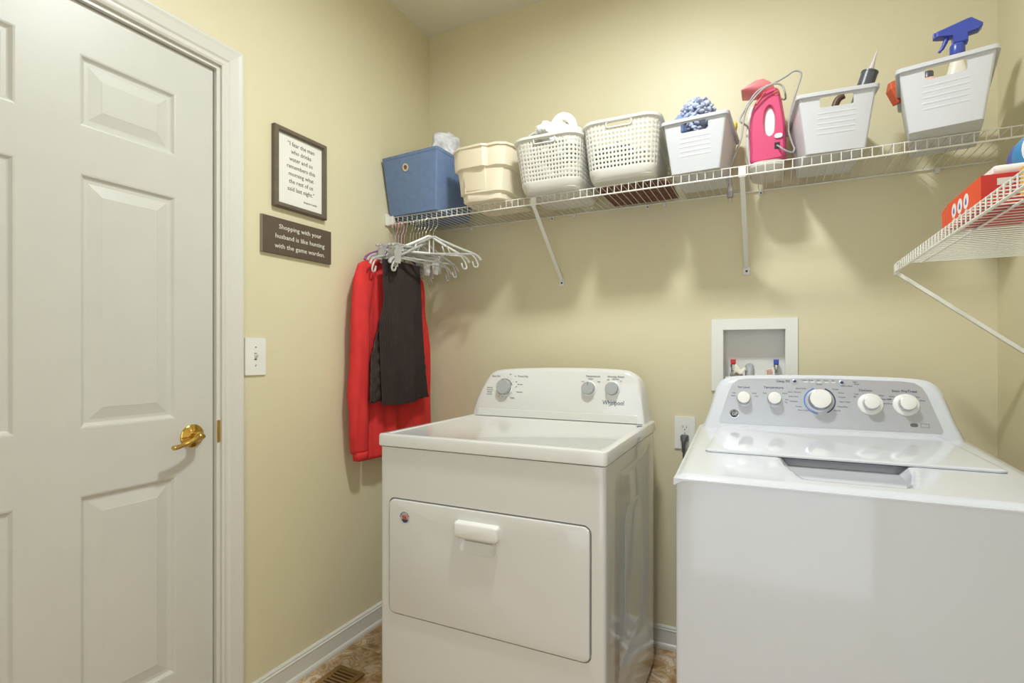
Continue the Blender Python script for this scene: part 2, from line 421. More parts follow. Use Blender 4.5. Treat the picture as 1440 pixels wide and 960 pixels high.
# light switch
sw = thing('light_switch', 'white toggle light switch on the wall beside the door casing', 'light switch', (0, -.9712, 1.1545))
G().plate(rr(.0765, .122, .003), [rect(-.005, .005, -.012, .012)], .0055, F_left(.0058, 0, 0)).build('plate', M_plate, sw)
G().box(.001, .004, -.006, .006, -.013, .013).build('socket', M_slot, sw)
G().loft([[Vector((x, y, z+s)) for y, z in rect(-w, w, -h, h)] for x, w, h, s in ((.003, .0045, .009, 0), (.010, .0038, .006, .004), (.018, .0034, .0035, .008))]).build('toggle', M_plate, sw)
for zz in (.030, -.030): G().lathe([(.003, 0), (.003, .0012), (.001, .0016)], 10, F_left(.0058, 0, zz)).build('screw', M_chrome, sw)

# floor register
vt = thing('floor_register', 'bronze slotted floor register beside the left baseboard', 'floor vent', (.082, -.98, 0))
vw, vl = .122, .305
G().plate(rr(vw, vl, .004, 3, vw/2, vl/2), [rect(.020, vw-.020, .018, vl-.018)], .005, Matrix.Translation((0, 0, .006))).build('frame', M_vent, vt)
G().box(.018, vw-.018, .016, vl-.016, -.0005, .0008).build('duct', M_black, vt)
ns = 17
for k in range(ns):
    yy = .018+(vl-.036)*(k+.5)/ns
    G().box(.018, vw-.018, yy-.0045, yy+.0045, .0012, .0056, .0008).build('slat', M_vent, vt)

# ceiling lamp (above the frame): flush fixture with a shallow diffuser
lp = thing('ceiling_light', 'round flush ceiling light above the machines', 'ceiling light', LAMP)
G().lathe([(.118, 0), (.118, -.024), (.106, -.024), (.106, 0)], 48).build('housing', M_white2, lp, 40)
G().lathe([(.105, -.008), (.103, -.012), (.090, -.014), (.0005, -.016)], 48).build('diffuser', M_lamp, lp, 40)

# ================================================================== WIRE SHELVES
DECK = 1.7645
def wire_shelf(name, label, length, depth, drop, origin, rz, x_first, rails):
    """local: x along the wall, y=0 at wall, -depth at the lip; deck wires every inch"""
    t = thing(name, label, 'wire shelf', origin, rz)
    n = int((length-.012)/.0254)
    w = G().tube([(0, -.002, 0), (0, -depth+.004, 0), (0, -depth, -.002), (0, -depth, -drop)], .0014, 6)
    first = w.build('deck_wire', M_wire, t, 40); first.location.x = x_first
    for k in range(1, n+1):
        o = first.copy(); COL.objects.link(o); o.parent = t; o.location.x = x_first+k*.0254
    for y, z, r in rails:
        G().tube([(0, y, z), (length, y, z)], r, 8).build('rail', M_wire, t, 40)
    return t
rl = ((-.006, -.0032, .003), (-.215, -.0032, .0025), (-.3025, -.0016, .0018), (-.3055, -.0310, .0028))
shelf = wire_shelf('wire_shelf', 'long white wire shelf along the back wall holding bins and baskets', 2.118, .305, .031, (.022, 0, DECK), 0, .008, rl)
def brace(t, x, ztop, zbot, yl, drop):
    b = G()
    a = Vector((x, yl+.004, ztop)); c = Vector((x, -.006, zbot)); d = (c-a).normalized(); n = Vector((1, 0, 0)); k = d.cross(n)
    wd_, th = .0075, .005
    ring = lambda p: [p+n*wd_+k*th, p+n*wd_*.6-k*th, p-n*wd_*.6-k*th, p-n*wd_+k*th]
    b.loft([ring(a), ring(c)])
    b.box(x-.011, x+.011, yl-.002, yl+.006, ztop-.004, ztop+drop, .001)
    s = b.build('support_brace', M_wire, t)
    G().box(x-.0115, x+.0115, -.006, -.0005, zbot-.030, zbot+.006, .0015).build('foot', M_wire, s)
    G().lathe([(.0042, 0), (.0042, .0014), (.0015, .002)], 10, F_back(x, -.006, zbot-.016)).build('screw', M_dot, s)
brace(shelf, .705-.022, -.032, 1.485-DECK, -.305, .028)
brace(shelf, 1.437-.022, -.032, 1.485-DECK, -.305, .028)
for x in (.25, .662, .762, 1.075, 1.14, 1.485, 1.998):
    c_ = G().box(x-.022-.007, x-.022+.007, -.012, -.0005, -.020, -.003, .002).build('wall_clip', M_wire, shelf)
    G().lathe([(.0032, 0), (.0032, .0012), (.001, .0016)], 8, F_back(x-.022, -.012, -.014)).build('screw', M_dot if x in (.662, 1.075, 1.485) else M_plate, c_)
eb = G(); eb.box(-.0215, -.012, -.330, -.282, -.040, .012, .003); eb.box(-.012, .012, -.314, -.296, -.036, .002, .002)
eb.build('end_bracket', M_wire, shelf)
eb2 = G(); eb2.box(2.107, 2.126, -.322, -.290, -.040, .006, .003); eb2.build('end_bracket', M_wire, shelf)

RD = 1.428
rl2 = ((-.006, -.0032, .003), (-.243, -.0032, .0025), (-.3025, -.0016, .0018), (-.3055, -.0270, .0028))
# local x runs along -y of the room: rotate by -90 degrees
rshelf = wire_shelf('wire_shelf', 'shorter white wire shelf on the right wall under the long one', 1.30, .305, .027, (W, -.252, RD), -PI/2, .004, rl2)
def brace_r(x):
    brace(rshelf, x, -.030, 1.155-RD, -.305, .024)
brace_r(.012); brace_r(1.0)
for x in (.10, .42, .8): G().box(x-.007, x+.007, -.012, -.0005, -.020, -.003, .002).build('wall_clip', M_wire, rshelf)

Z0 = DECK+.0019
def locate(o, x, y, z, deg=0.):
    o.location = (x, y, z); o.rotation_euler = (0, 0, math.radians(deg)); return o

# ------------------------------------------------------------------ blue fabric bin
bb = thing('fabric_bin', 'blue fabric storage bin with a metal grommet at the left end of the shelf', 'storage bin', (.0, .0, Z0))
def quad_ring(fl, fr, br_, bl_, z, r=.012, n=3):
    P = [Vector((*p, z)) for p in (fl, fr, br_, bl_)]; out = []
    for i in range(4):
        a, b, c = P[i-1], P[i], P[(i+1) % 4]; d1 = (a-b).normalized(); d2 = (c-b).normalized()
        for k in range(n+1):
            t = k/n; p1 = b+d1*r*(1-t)**1.0; p2 = b+d2*r*t
            out.append(b+d1*r*(1-t)**2+d2*r*t**2)
    return out
g = G(); ht = .236
tp = ((.012, -.362), (.312, -.380), (.318, -.075), (.012, -.06)); bt = ((.008, -.308), (.268, -.322), (.272, -.06), (.008, -.05))
mix = lambda t: [tuple(bt[i][k]*(1-t)+tp[i][k]*t for k in (0, 1)) for i in range(4)]
ins = lambda q, d: [(q[0][0]+d, q[0][1]+d), (q[1][0]-d, q[1][1]+d), (q[2][0]-d, q[2][1]-d), (q[3][0]+d, q[3][1]-d)]
g.loft([quad_ring(*mix(0), 0), quad_ring(*mix(.5), ht*.5), quad_ring(*mix(1), ht), quad_ring(*ins(mix(1), .005), ht), quad_ring(*ins(mix(.1), .005), .01)])
g.build('body', M_blue, bb, 30)
band = G(); band.loft([quad_ring(*ins(mix(.955), -.0012), ht*.955), quad_ring(*ins(mix(1), -.0012), ht+.0008), quad_ring(*ins(mix(1), .006), ht+.0008), quad_ring(*ins(mix(.955), .006), ht*.955)], True, True)
band.build('hem', M_blue, bb, 30)
Mg = frame3((.137, -.3565, .183), (.3, -.018, 0), (.004, -.054, .236))
gr = G().lathe([(.0135, 0), (.0165, .0015), (.016, .003), (.0095, .003), (.009, .0012), (.009, -.001)], 24, Mg).build('grommet', M_brass, bb, 40)
gr.data.materials[0] = mat('nickel grommet', srgb(216, 208, 186), .3, metal=.6)
G().lathe([(.009, .0006), (.009, .0012), (.0005, .0013)], 20, Mg).build('grommet_hole', M_brown, gr)
cl = blob('folded_cloth', (.240, -.20, Z0+.270), (.066, .085, .085), M_gcloth, None, .30, 6, 3.)
tag(cl, 'crumpled grey and white cloth sticking out of the blue fabric bin', 'cloth')

# ------------------------------------------------------------------ cream tote
ct = thing('plastic_tote', 'cream plastic tote with stepped sides between the blue bin and a white basket', 'storage bin', (0, 0, Z0))
P1 = [(.372, -.345), (.416, -.376), (.520, -.378), (.536, -.364), (.575, -.366), (.607, -.348), (.622, -.315), (.626, -.27), (.626, -.07), (.372, -.07)]
P2 = [(.378, -.335), (.416, -.364), (.500, -.366), (.536, -.364), (.570, -.362), (.600, -.346), (.616, -.314), (.619, -.27), (.619, -.08), (.378, -.08)]
def ringp(P, z, d=0.):
    cx = sum(p[0] for p in P)/len(P); cy = sum(p[1] for p in P)/len(P); out = []
    for x, y in P:
        v = Vector((x-cx, y-cy)); l = v.length; v *= (l-d)/l; out.append(Vector((cx+v.x, cy+v.y, z)))
    return out
hT = .208
g = G(); g.loft([ringp(P2, 0, .034), ringp(P2, .004, .030), ringp(P2, .026, .028), ringp(P2, .032, .018), ringp(P2, .118, .010), ringp(P1, .126, .004), ringp(P1, .134, .003), ringp(P1, hT-.010, 0), ringp(P1, hT-.008, -.006), ringp(P1, hT, -.006), ringp(P1, hT, .004), ringp(P1, .04, .03)])
g.build('body', M_cream, ct, 35)
lb = raw('label_residue', [(.425, -.3585, .098), (.455, -.3592, .098), (.455, -.3560, .060), (.447, -.3558, .056), (.443, -.3560, .060), (.438, -.3552, .052), (.425, -.3550, .056)], [(0, 1, 2, 3, 4, 5, 6)], M_stain, ct)
lb['label'] = 'grey residue of a torn label'

# ------------------------------------------------------------------ lattice baskets
def basket(name, label, loc, deg, wb, db, wt, dt, h, nF, nS, rows, hole_cols, rise=.0):
    t = thing(name, label, 'basket', loc, math.radians(deg), 'white lattice baskets on the shelf')
    nC = 5
    def ring(f, off=0.):
        a = (wb+(wt-wb)*f)/2-off; b = (db+(dt-db)*f)/2-off; r = .045+.008*f-off; P = []
        segs = ((-a+r, -b, 1, 0, 2*(a-r), nF), (a-r, -b+r, -PI/2, None, r, nC), (a, -b+r, 0, 1, 2*(b-r), nS), (a-r, b-r, 0, None, r, nC),
                (a-r, b, -1, 0, 2*(a-r), nF), (-a+r, b-r, PI/2, None, r, nC), (-a, b-r, 0, -1, 2*(b-r), nS), (-a+r, -b+r, PI, None, r, nC))
        for x, y, p, q, l, n in segs:
            for i in range(n):
                if q is None: P.append(Vector((x+l*math.cos(p+PI/2*i/n), y+l*math.sin(p+PI/2*i/n), 0)))
                else: P.append(Vector((x+p*l*i/n, y+q*l*i/n, 0)))
        return P
    N = 2*(nF+nS+2*nC); zb = .034; zt = h-.012; th = .0022
    zz = lambda f: zb+(zt-zb)*f
    R = []
    for k in range(rows+1):
        f = k/rows; z = zz(f); ro = [p+Vector((0, 0, z)) for p in ring(z/h)]; R.append(ro)
    Nrm = []
    for j in range(N):
        d = R[0][(j+1) % N]-R[0][j-1]; Nrm.append(Vector((d.y, -d.x, 0)).normalized())
    g = G(); V = []; F = []
    skip = set()
    c0 = (nF-hole_cols)//2
    for j in range(c0, c0+hole_cols): skip.add((rows-1, j)); skip.add((rows-1, j+nF+2*nC+nS))
    for k in range(rows):
        for j in range(N):
            if (k, j) in skip: continue
            j2 = (j+1) % N; A, B, C_, D = R[k][j], R[k][j2], R[k+1][j2], R[k+1][j]; nA, nB = Nrm[j], Nrm[j2]
            bil = lambda u, v: (A*(1-u)+B*u)*(1-v)+(D*(1-u)+C_*u)*v
            nb = lambda u: (nA*(1-u)+nB*u).normalized()
            out = [(0, 0), (.5, 0), (1, 0), (1, .5), (1, 1), (.5, 1), (0, 1), (0, .5)]
            inn = [(.5+.27*math.cos(-3*PI/4+i*PI/4), .5+.27*math.sin(-3*PI/4+i*PI/4)) for i in range(8)]
            n0 = len(V)
            for u, v in out: V.append(bil(u, v)+nb(u)*(.0009 if (u in (0, 1) and v in (0, 1)) else .0004))
            for u, v in inn: V.append(bil(u, v))
            for u, v in inn: V.append(bil(u, v)-nb(u)*th)
            for u, v in out: V.append(bil(u, v)-nb(u)*th)
            for i in range(8):
                i2 = (i+1) % 8
                F.append((n0+i, n0+i2, n0+8+i2, n0+8+i)); F.append((n0+8+i, n0+8+i2, n0+16+i2, n0+16+i)); F.append((n0+16+i, n0+16+i2, n0+24+i2, n0+24+i))
    g.add(V, F); lat = raw('lattice', g.V, g.F, M_basket, t, False, fix=False)
    # solid base
    b = G(); b.loft([ring_z for ring_z in ([p*.0+Vector((p.x*.90, p.y*.92, 0)) for p in ring(0)], [Vector((p.x*.95, p.y*.96, .003)) for p in ring(0)], [p+Vector((0, 0, .014)) for p in ring(0)], [p+Vector((0, 0, zb-.002)) for p in ring(zb/h, -.0012)], [p+Vector((0, 0, zb+.001)) for p in ring(zb/h, -.0012)], [p+Vector((0, 0, zb+.001)) for p in ring(zb/h, .003)], [p+Vector((0, 0, .006)) for p in ring(0, .004)])])
    b.build('base', M_basket, t, 40)
    rm = G(); rm.loft([[p+Vector((0, 0, zt-.001)) for p in ring(zt/h, .0025)], [p+Vector((0, 0, zt-.001)) for p in ring(zt/h, -.0015)], [p+Vector((0, 0, zt+.003)) for p in ring(1, -.004)], [p+Vector((0, 0, h)) for p in ring(1, -.004)], [p+Vector((0, 0, h+.001)) for p in ring(1, -.001)], [p+Vector((0, 0, h-.002)) for p in ring(1, .003)]], False, False)
    n = len(ring(0)); 
    rm.F += [(5*n+j, 5*n+(j+1) % n, (j+1) % n, j) for j in range(n)]
    rm.build('rim', M_basket, t, 40)
    # reinforced handle openings front and back
    for sgn in (-1, 1):
        kz0, kz1 = zz((rows-1)/rows), zz(1); a0, a1 = R[rows-1][c0], R[rows-1][c0+hole_cols]; b0, b1 = R[rows][c0], R[rows][c0+hole_cols]
        pts = [Vector(((a0.x*(1-u)+a1.x*u), 0, 0)) for u in (0, 1)]
        yb_, yt_ = abs(a0.y)+.001, abs(b0.y)+.001
        loop = []
        for xx, z_, y_ in [(q[0], q[1], 0) for q in rr(a1.x-a0.x+.006, kz1-kz0+.004, .007, 4, (a0.x+a1.x)/2, (kz0+kz1)/2)]:
            f = (z_-kz0)/(kz1-kz0); loop.append(Vector((xx, sgn*(yb_+(yt_-yb_)*f), z_)))
        G().tube(loop, .0033, 8, closed=True).build('handle_frame', M_basket, t, True)
    return t
b3 = basket('lattice_basket', 'smaller white lattice basket filled with white cloths beside the cream tote', (.779, -.205, Z0), 2., .226, .285, .262, .375, .188, 12, 16, 10, 6)
b4 = basket('lattice_basket', 'larger white lattice basket standing on the brown mat in the middle of the shelf', (1.045, -.190, Z0+.0125), 2., .236, .275, .272, .345, .196, 12, 15, 10, 6)
cA = blob('white_cloth', (.775, -.235, Z0+.205), (.094, .115, .070), M_cloth, None, .42, 12, 1.3)
tag(cA, 'bunched white cloth heaped in the smaller lattice basket', 'cloth', 'white cloths in the smaller basket')
cB = G().tube(smooth_path([(.775, -.28, Z0+.20), (.785, -.29, Z0+.262), (.815, -.285, Z0+.290), (.850, -.27, Z0+.268), (.862, -.25, Z0+.18)], 6), .016, 10, flat=.5).build('rolled_cloth', M_cloth, None, True)
tag(cB, 'rolled white cloth loop on top of the smaller lattice basket', 'cloth', 'white cloths in the smaller basket')
cC = blob('dark_cloth', (1.00, -.20, Z0+.10), (.085, .11, .075), mat('slate cloth', srgb(110, 112, 130), .9, var=.4, scale=16), None, .25, 8, 5.2)
tag(cC, 'dark slate cloth inside the larger lattice basket', 'cloth')
cD = blob('tan_cloth', (1.105, -.19, Z0+.09), (.042, .10, .062), mat('tan cloth', srgb(206, 196, 170), .9, var=.1), None, .2, 8, 2.2)
tag(cD, 'tan cloth inside the larger lattice basket', 'cloth')
# brown mat under the larger basket
mt = G(); V = []
for i in range(24):
    for j in range(20):
        x = .945+.0108*i+random.uniform(-.001, .001); y = -.245+.0118*j
        mt.lathe([(.0005, 0), (.0045, .001), (.0062, .005), (.0045, .0095), (.0005, .0115)], 6, Matrix.Translation((x, y, Z0+random.uniform(0, .0008))) @ Matrix.Rotation(random.uniform(0, 3), 4, 'Z') @ Matrix.Diagonal((1.15, .9, 1, 1)))
o = mt.build('woven_mat', M_brown, None, True); tag(o, 'dark brown chunky woven mat lying flat on the wire shelf', 'mat')

# ------------------------------------------------------------------ white bins with a slot and ridges
def slot_bin(label, loc, deg, w=.154, d=.235, wt=.200, dt=.285, h=.172):
    t = thing('slotted_bin', label, 'storage bin', loc, math.radians(deg), 'white slotted bins on the shelf')
    # origin: middle of the front bottom edge
    fo = (dt-d)*.35
    def ring(f, off=0., z=None):
        ww = w+(wt-w)*f-2*off; y0 = -fo*f+off; y1 = d+(dt-d-fo)*f-off
        return [Vector((x, y+(y0+y1)/2, h*f if z is None else z)) for x, y in rr(ww, y1-y0, max(.004, .007-off), 3)]
    g = G(); g.loft([ring(0), ring(1), ring(1, .0022), ring(.02, .0022)])
    o = g.build('body', M_bin, t, 30)
    c_ = G().loft([[Vector((x, y, z)) for x, z in rr(.086, .030, .005, 4, 0, h*.835)] for y in (-.05, .02)]).build('c', M_bin)
    c_.matrix_world = t.matrix_world
    c2 = G().loft([[Vector((x, y, z)) for x, z in rr(.086, .030, .005, 4, 0, h*.835)] for y in (d+.0, dt+.05)]).build('c', M_bin)
    o.parent = None; cut(o, c_, c2); o.parent = t
    rg = G(); rg.loft([ring(1, .001, h-.010), ring(1, -.007, h-.010), ring(1, -.008, h-.001), ring(1, -.006, h+.001), ring(1, .0028, h+.001), ring(1, .0028, h-.006)], False, False)
    n = len(ring(0)); rg.F += [(5*n+j, 5*n+(j+1) % n, (j+1) % n, j) for j in range(n)]
    rg.build('rim', M_bin, t, 30)
    for k in range(5):
        z = h*(.655-.085*k); y = -fo*z/h
        G().tube([(-.049, y+.0016, z), (-.046, y+.0012, z), (.046, y+.0012, z), (.049, y+.0016, z)], .0021, 8, flat=1.6).build('ridge', M_bin, t, 40)
    return t
bin5 = slot_bin('white slotted bin stuffed with blue grey chenille between basket and pink steamer', (1.2945, -.313, Z0), -3.)
bin7 = slot_bin('white slotted bin right of the pink steamer with a grey tube in it', (1.6915, -.309, Z0), 4.5)
bin8 = slot_bin('white slotted bin nearest the right wall with a blue sprayer in it', (1.9335, -.377, Z0), -11.)
# contents of bin 5
def chenille(name, c, rad, n, m, label):
    g = G()
    for i in range(n):
        u = random.uniform(-1, 1); a = random.uniform(0, 2*PI); q = math.sqrt(1-u*u); k = random.uniform(.78, 1.0)
        d = Vector((q*math.cos(a), q*math.sin(a), u)); p = Vector((c[0]+d.x*rad[0]*k, c[1]+d.y*rad[1]*k, c[2]+d.z*rad[2]*k))
        M = Matrix.Translation(p) @ Euler((random.uniform(0, 3), random.uniform(0, 3), random.uniform(0, 3))).to_matrix().to_4x4()
        r = random.uniform(.0055, .0075)
        g.lathe([(.0008, -.011), (r*.8, -.007), (r, 0), (r*.8, .007), (.0008, .011)], 7, M)
    bm = bmesh.new(); bmesh.ops.create_icosphere(bm, subdivisions=2, radius=1); bm.verts.index_update()
    g.add([(c[0]+v.co.x*rad[0]*.8, c[1]+v.co.y*rad[1]*.8, c[2]+v.co.z*rad[2]*.8) for v in bm.verts], [[v.index for v in f.verts] for f in bm.faces]); bm.free()
    return tag(g.build(name, m, None, True), label, 'cloth')
chenille('chenille_mitt', (1.290, -.205, Z0+.200), (.062, .080, .082), 520, M_noodle, 'blue grey chenille mitt with thick loops heaped in the slotted bin')
bcl = blob('blue_cloth', (1.238, -.225, Z0+.172), (.028, .07, .052), mat('pale blue cloth', srgb(126, 148, 196), .9, var=.08), None, .2, 8, 8.)
tag(bcl, 'pale blue cloth beside the chenille mitt in its bin', 'cloth')
ys = G().box(-.014, .014, -.022, .022, 0, .222, .008).build('yellow_sponge', M_yellow, None, True)
ys.location = (1.352, -.092, Z0+.008); ys.rotation_euler = (0, math.radians(12), 0); tag(ys, 'bright yellow sponge poking up at the back of the left slotted bin', 'sponge')
# contents of bin 7: caulk tube, brown folded cover
ck = thing('caulk_tube', 'grey caulk tube with a thin pale nozzle sticking out of the middle slotted bin', 'caulk tube', (1.724, -.20, Z0+.042))
ck.rotation_euler = (0, math.radians(17), 0)
G().lathe([(.0225, 0), (.0225, .224), (.0235, .225), (.0235, .230), (.020, .232), (.0005, .233)], 22).build('barrel', M_dgrey, ck, 40)
G().lathe([(.009, .231), (.008, .240), (.0045, .262), (.0025, .285), (.0012, .296)], 12).build('nozzle', mat('pale nozzle', srgb(206, 196, 198), .4), ck, 40)
bf = G().tube(smooth_path([(1.684, -.27, Z0+.05), (1.690, -.27, Z0+.13), (1.700, -.27, Z0+.165), (1.716, -.27, Z0+.176)], 5), [.010]*16, 12, flat=.8)
o = bf.build('brown_handle', mat('brown grip', srgb(86, 58, 44), .5), None, True); tag(o, 'brown rounded grip seen through the slot of the middle slotted bin', 'handle')
pk = G().box(1.640, 1.676, -.272, -.24, Z0+.01, Z0+.134, .004).build('cream_packet', mat('cream packet', srgb(220, 210, 196), .6, var=.12, scale=80), None); tag(pk, 'small cream packet standing inside the middle slotted bin', 'packet')
# contents of bin 8: spray bottle, pale bottle with black cap, orange lid
sp = thing('spray_bottle', 'white spray bottle with a blue trigger head standing in the right slotted bin', 'spray bottle', (1.988, -.255, Z0+.006), math.radians(-6))
G().loft([[Vector((x, y, z)) for x, y in rr(w_, d_, r_, 4)] for z, w_, d_, r_ in ((0, .056, .046, .014), (.004, .060, .05, .016), (.13, .060, .05, .016), (.165, .056, .046, .018), (.20, .038, .036, .017), (.222, .028, .028, .0139), (.228, .026, .026, .0129))]).build('bottle', mat('white bottle', srgb(230, 226, 212), .3), sp, 40)
hp = [(-.048, .303), (-.048, .289), (-.024, .284), (-.012, .282), (-.010, .258), (.022, .258), (.022, .280), (.045, .283), (.052, .290), (.053, .298), (.028, .321), (.020, .320)]
hg = G().loft([[Vector((x*s, y, .29+(z-.29)*s)) for x, z in hp] for y, s in ((-.015, .9), (-.012, 1), (.012, 1), (.015, .9))])
hg.lathe([(.0165, .228), (.0175, .231), (.0175, .254), (.016, .258)], 20)
hg.build('sprayer_head', M_spray, sp, 30)
G().tube(smooth_path([(-.022, 0, .290), (-.026, 0, .275), (-.032, 0, .260), (-.040, 0, .249)], 4), [.006]*6+[.005]*4+[.0038]*3, 8).build('trigger', M_spray, sp, True)
G().box(-.054, -.047, -.008, .008, .288, .304, .002).build('nozzle', M_spray, sp)
lb2 = thing('lotion_bottle', 'pale pink bottle with a black cap lying in the right slotted bin', 'bottle', (1.916, -.285, Z0+.012), math.radians(-10))
G().loft([[Vector((x, y, z)) for x, y in rr(w_, d_, r_, 4)] for z, w_, d_, r_ in ((0, .045, .035, .012), (.12, .048, .036, .014), (.150, .046, .034, .014), (.160, .030, .024, .011))]).build('bottle', M_pbot, lb2, 40)
G().lathe([(.0125, .158), (.0125, .176), (.0105, .179), (.0005, .180)], 18).build('cap', M_dgrey, lb2, 40)
ol = thing('orange_lid', 'orange pointed lid leaning out at the back of the right slotted bin', 'lid', (1.868, -.195, Z0+.155))
G().loft([[Vector((x, y, z)) for x, y in rr(w_, w_, .004, 3)] for z, w_ in ((0, .03), (.045, .034), (.066, .016))]).build('cap', M_orange, ol); ol.rotation_euler = (0, math.radians(-22), .3)

# ------------------------------------------------------------------ pink garment steamer
YS = -.13
sm = thing('garment_steamer', 'pink handheld garment steamer with clear tank and grey cord on the shelf', 'steamer', (0, YS, 0))
body = [(1.504, 2.048), (1.530, 2.054), (1.542, 2.045), (1.549, 2.019), (1.557, 1.970), (1.563, 1.922), (1.564, 1.879), (1.564, 1.832), (1.560, 1.809), (1.510, 1.803), (1.458, 1.804), (1.454, 1.851), (1.452, 1.919), (1.458, 1.981), (1.469, 2.013), (1.487, 2.033)]
hole = [(1.517, 1.988), (1.528, 1.962), (1.529, 1.929), (1.526, 1.905), (1.515, 1.893), (1.504, 1.905), (1.500, 1.934), (1.502, 1.967), (1.508, 1.983)]
bsm = [(p.x, p.z) for p in smooth_path([(x, 0, z+.006) for x, z in body], 3, True)]; hsm = [(p.x, p.z) for p in smooth_path([(x, 0, z+.006) for x, z in hole], 3, True)]
def inset2(P, d):
    out = []; n = len(P)
    ar = sum(P[i][0]*P[(i+1) % n][1]-P[(i+1) % n][0]*P[i][1] for i in range(n)); s = 1 if ar > 0 else -1
    for i in range(n):
        a, c = P[i-1], P[(i+1) % n]; tx, tz = c[0]-a[0], c[1]-a[1]; l = math.hypot(tx, tz) or 1
        out.append((P[i][0]-s*tz/l*d, P[i][1]+s*tx/l*d))
    return out
gs = G()
nB, nH = len(bsm), len(hsm)
lay = [(-.040, .010), (-.034, .003), (-.025, 0), (.025, 0), (.034, .003), (.040, .010)]
gs.loft([[Vector((x, y, z)) for x, z in inset2(bsm, d)] for y, d in lay], False, False)
gs.loft([[Vector((x, y, z)) for x, z in inset2(hsm, -d*.6)] for y, d in lay], False, False)
for y, d in (lay[0], lay[-1]):
    o_, h_ = inset2(bsm, d), inset2(hsm, -d*.6)
    tr = tessellate_polygon([[Vector((x, z, 0)) for x, z in o_], [Vector((x, z, 0)) for x, z in h_]])
    gs.add([Vector((x, y, z)) for x, z in o_+h_], [tuple(t) for t in tr])
gs.build('body', M_pink, sm, 40)
gs = G().loft([[Vector((x, y, z)) for x, z in inset2(hsm, -.004)] for y in (-.027, -.022)]).build('inner_wall', M_white2, sm)
# steam head, pointing left
hs_ = []
for x, zc, hz, hy in ((1.531, 2.058, .004, .012), (1.527, 2.062, .014, .026), (1.515, 2.068, .024, .036), (1.495, 2.074, .031, .043), (1.472, 2.075, .028, .046), (1.450, 2.072, .018, .047), (1.435, 2.069, .010, .045), (1.427, 2.068, .006, .042)):
    hs_.append([Vector((x, hy*math.cos(2*PI*j/24), zc+(hz if math.sin(2*PI*j/24) > 0 else hz*1.0)*math.sin(2*PI*j/24))) for j in range(24)])
G().loft(hs_).build('steam_head', M_pinkl, sm, 75)
G().tube([(1.474, -.040, 2.010), (1.500, -.040, 2.044)], .006, 8, flat=.6).build('neck_vent', M_pinkl, sm, 40)
G().lathe([(.0095, 0), (.0095, .002), (.0075, .0028), (.0005, .003)], 18, F_back(1.535, -.040, 2.036)).build('badge', mat('badge', srgb(226, 110, 110), .4), sm)
G().loft([[Vector((x, y, z)) for x, z in rr(.024, .015, .007, 4, 1.541, 1.890)] for y in (-.046, -.036)]).build('switch', M_white2, sm, 40)
G().box(1.529, 1.545, -.0415, -.030, 1.848, 1.870, .001).build('cord_socket', M_black, sm)
tk = G().loft([[Vector((x, y, z)) for x, y in rr(w_, d_, r_, 5, 1.506, .0)] for z, w_, d_, r_ in ((Z0, .080, .120, .03), (Z0+.004, .096, .150, .035), (Z0+.020, .108, .170, .04), (Z0+.040, .110, .130, .04), (Z0+.046, .104, .10, .038))])
tk.build('water_tank', M_tank, sm, 40)
tw = G().tube(smooth_path([(1.456, -.02, 1.80), (1.449, -.02, 1.85), (1.4475, -.02, 1.92), (1.454, -.02, 1.985), (1.464, -.02, 2.01)], 4), .006, 8).build('tank_edge', M_white2, sm, True)
yc = -.062
c1 = [(1.537, 1.860, -.038), (1.545, 1.845, yc), (1.559, 1.832, yc), (1.581, 1.824, yc+.01), (1.588, 1.838, yc+.02), (1.583, 1.853, yc+.02), (1.575, 1.882, yc+.02), (1.571, 1.911, yc+.02), (1.579, 1.966, yc+.01), (1.593, 2.018, yc), (1.607, 2.066, yc), (1.599, 2.082, yc), (1.583, 2.084, yc), (1.563, 2.073, yc), (1.530, 2.060, yc), (1.500, 2.053, yc), (1.470, 2.036, yc), (1.440, 1.990, yc), (1.425, 1.960, yc), (1.432, 1.946, yc), (1.448, 1.938, yc+.02), (1.444, 1.96, .05), (1.475, 2.04, .056), (1.53, 2.06, .05), (1.560, 2.025, .0), (1.561, 2.016, yc), (1.552, 2.045, yc), (1.530, 2.054, yc-.006), (1.495, 2.044, yc-.006), (1.454, 2.002, yc-.006), (1.438, 1.963, yc-.006), (1.430, 1.890, yc-.02), (1.420, 1.850, yc-.04), (1.408, 1.815, yc-.05), (1.3985, 1.785, yc-.05), (1.3965, 1.758, yc-.05), (1.3965, 1.722, yc-.05)]
G().tube(smooth_path([(x, y, z) for x, z, y in c1], 5), .0030, 8).build('cord', M_cord, sm, True)
pl = G().loft([[Vector((1.3965+x, yc-.05+y, z)) for x, y in rr(w_, d_, .003, 3)] for z, w_, d_ in ((1.733, .008, .008), (1.724, .012, .010), (1.706, .019, .014), (1.688, .019, .014), (1.684, .016, .012))])
pl.box(1.3905, 1.3920, yc-.053, yc-.047, 1.667, 1.685); pl.box(1.4010, 1.4025, yc-.053, yc-.047, 1.667, 1.685)
pl.build('plug', mat('grey plug', srgb(128, 124, 120), .5), sm)

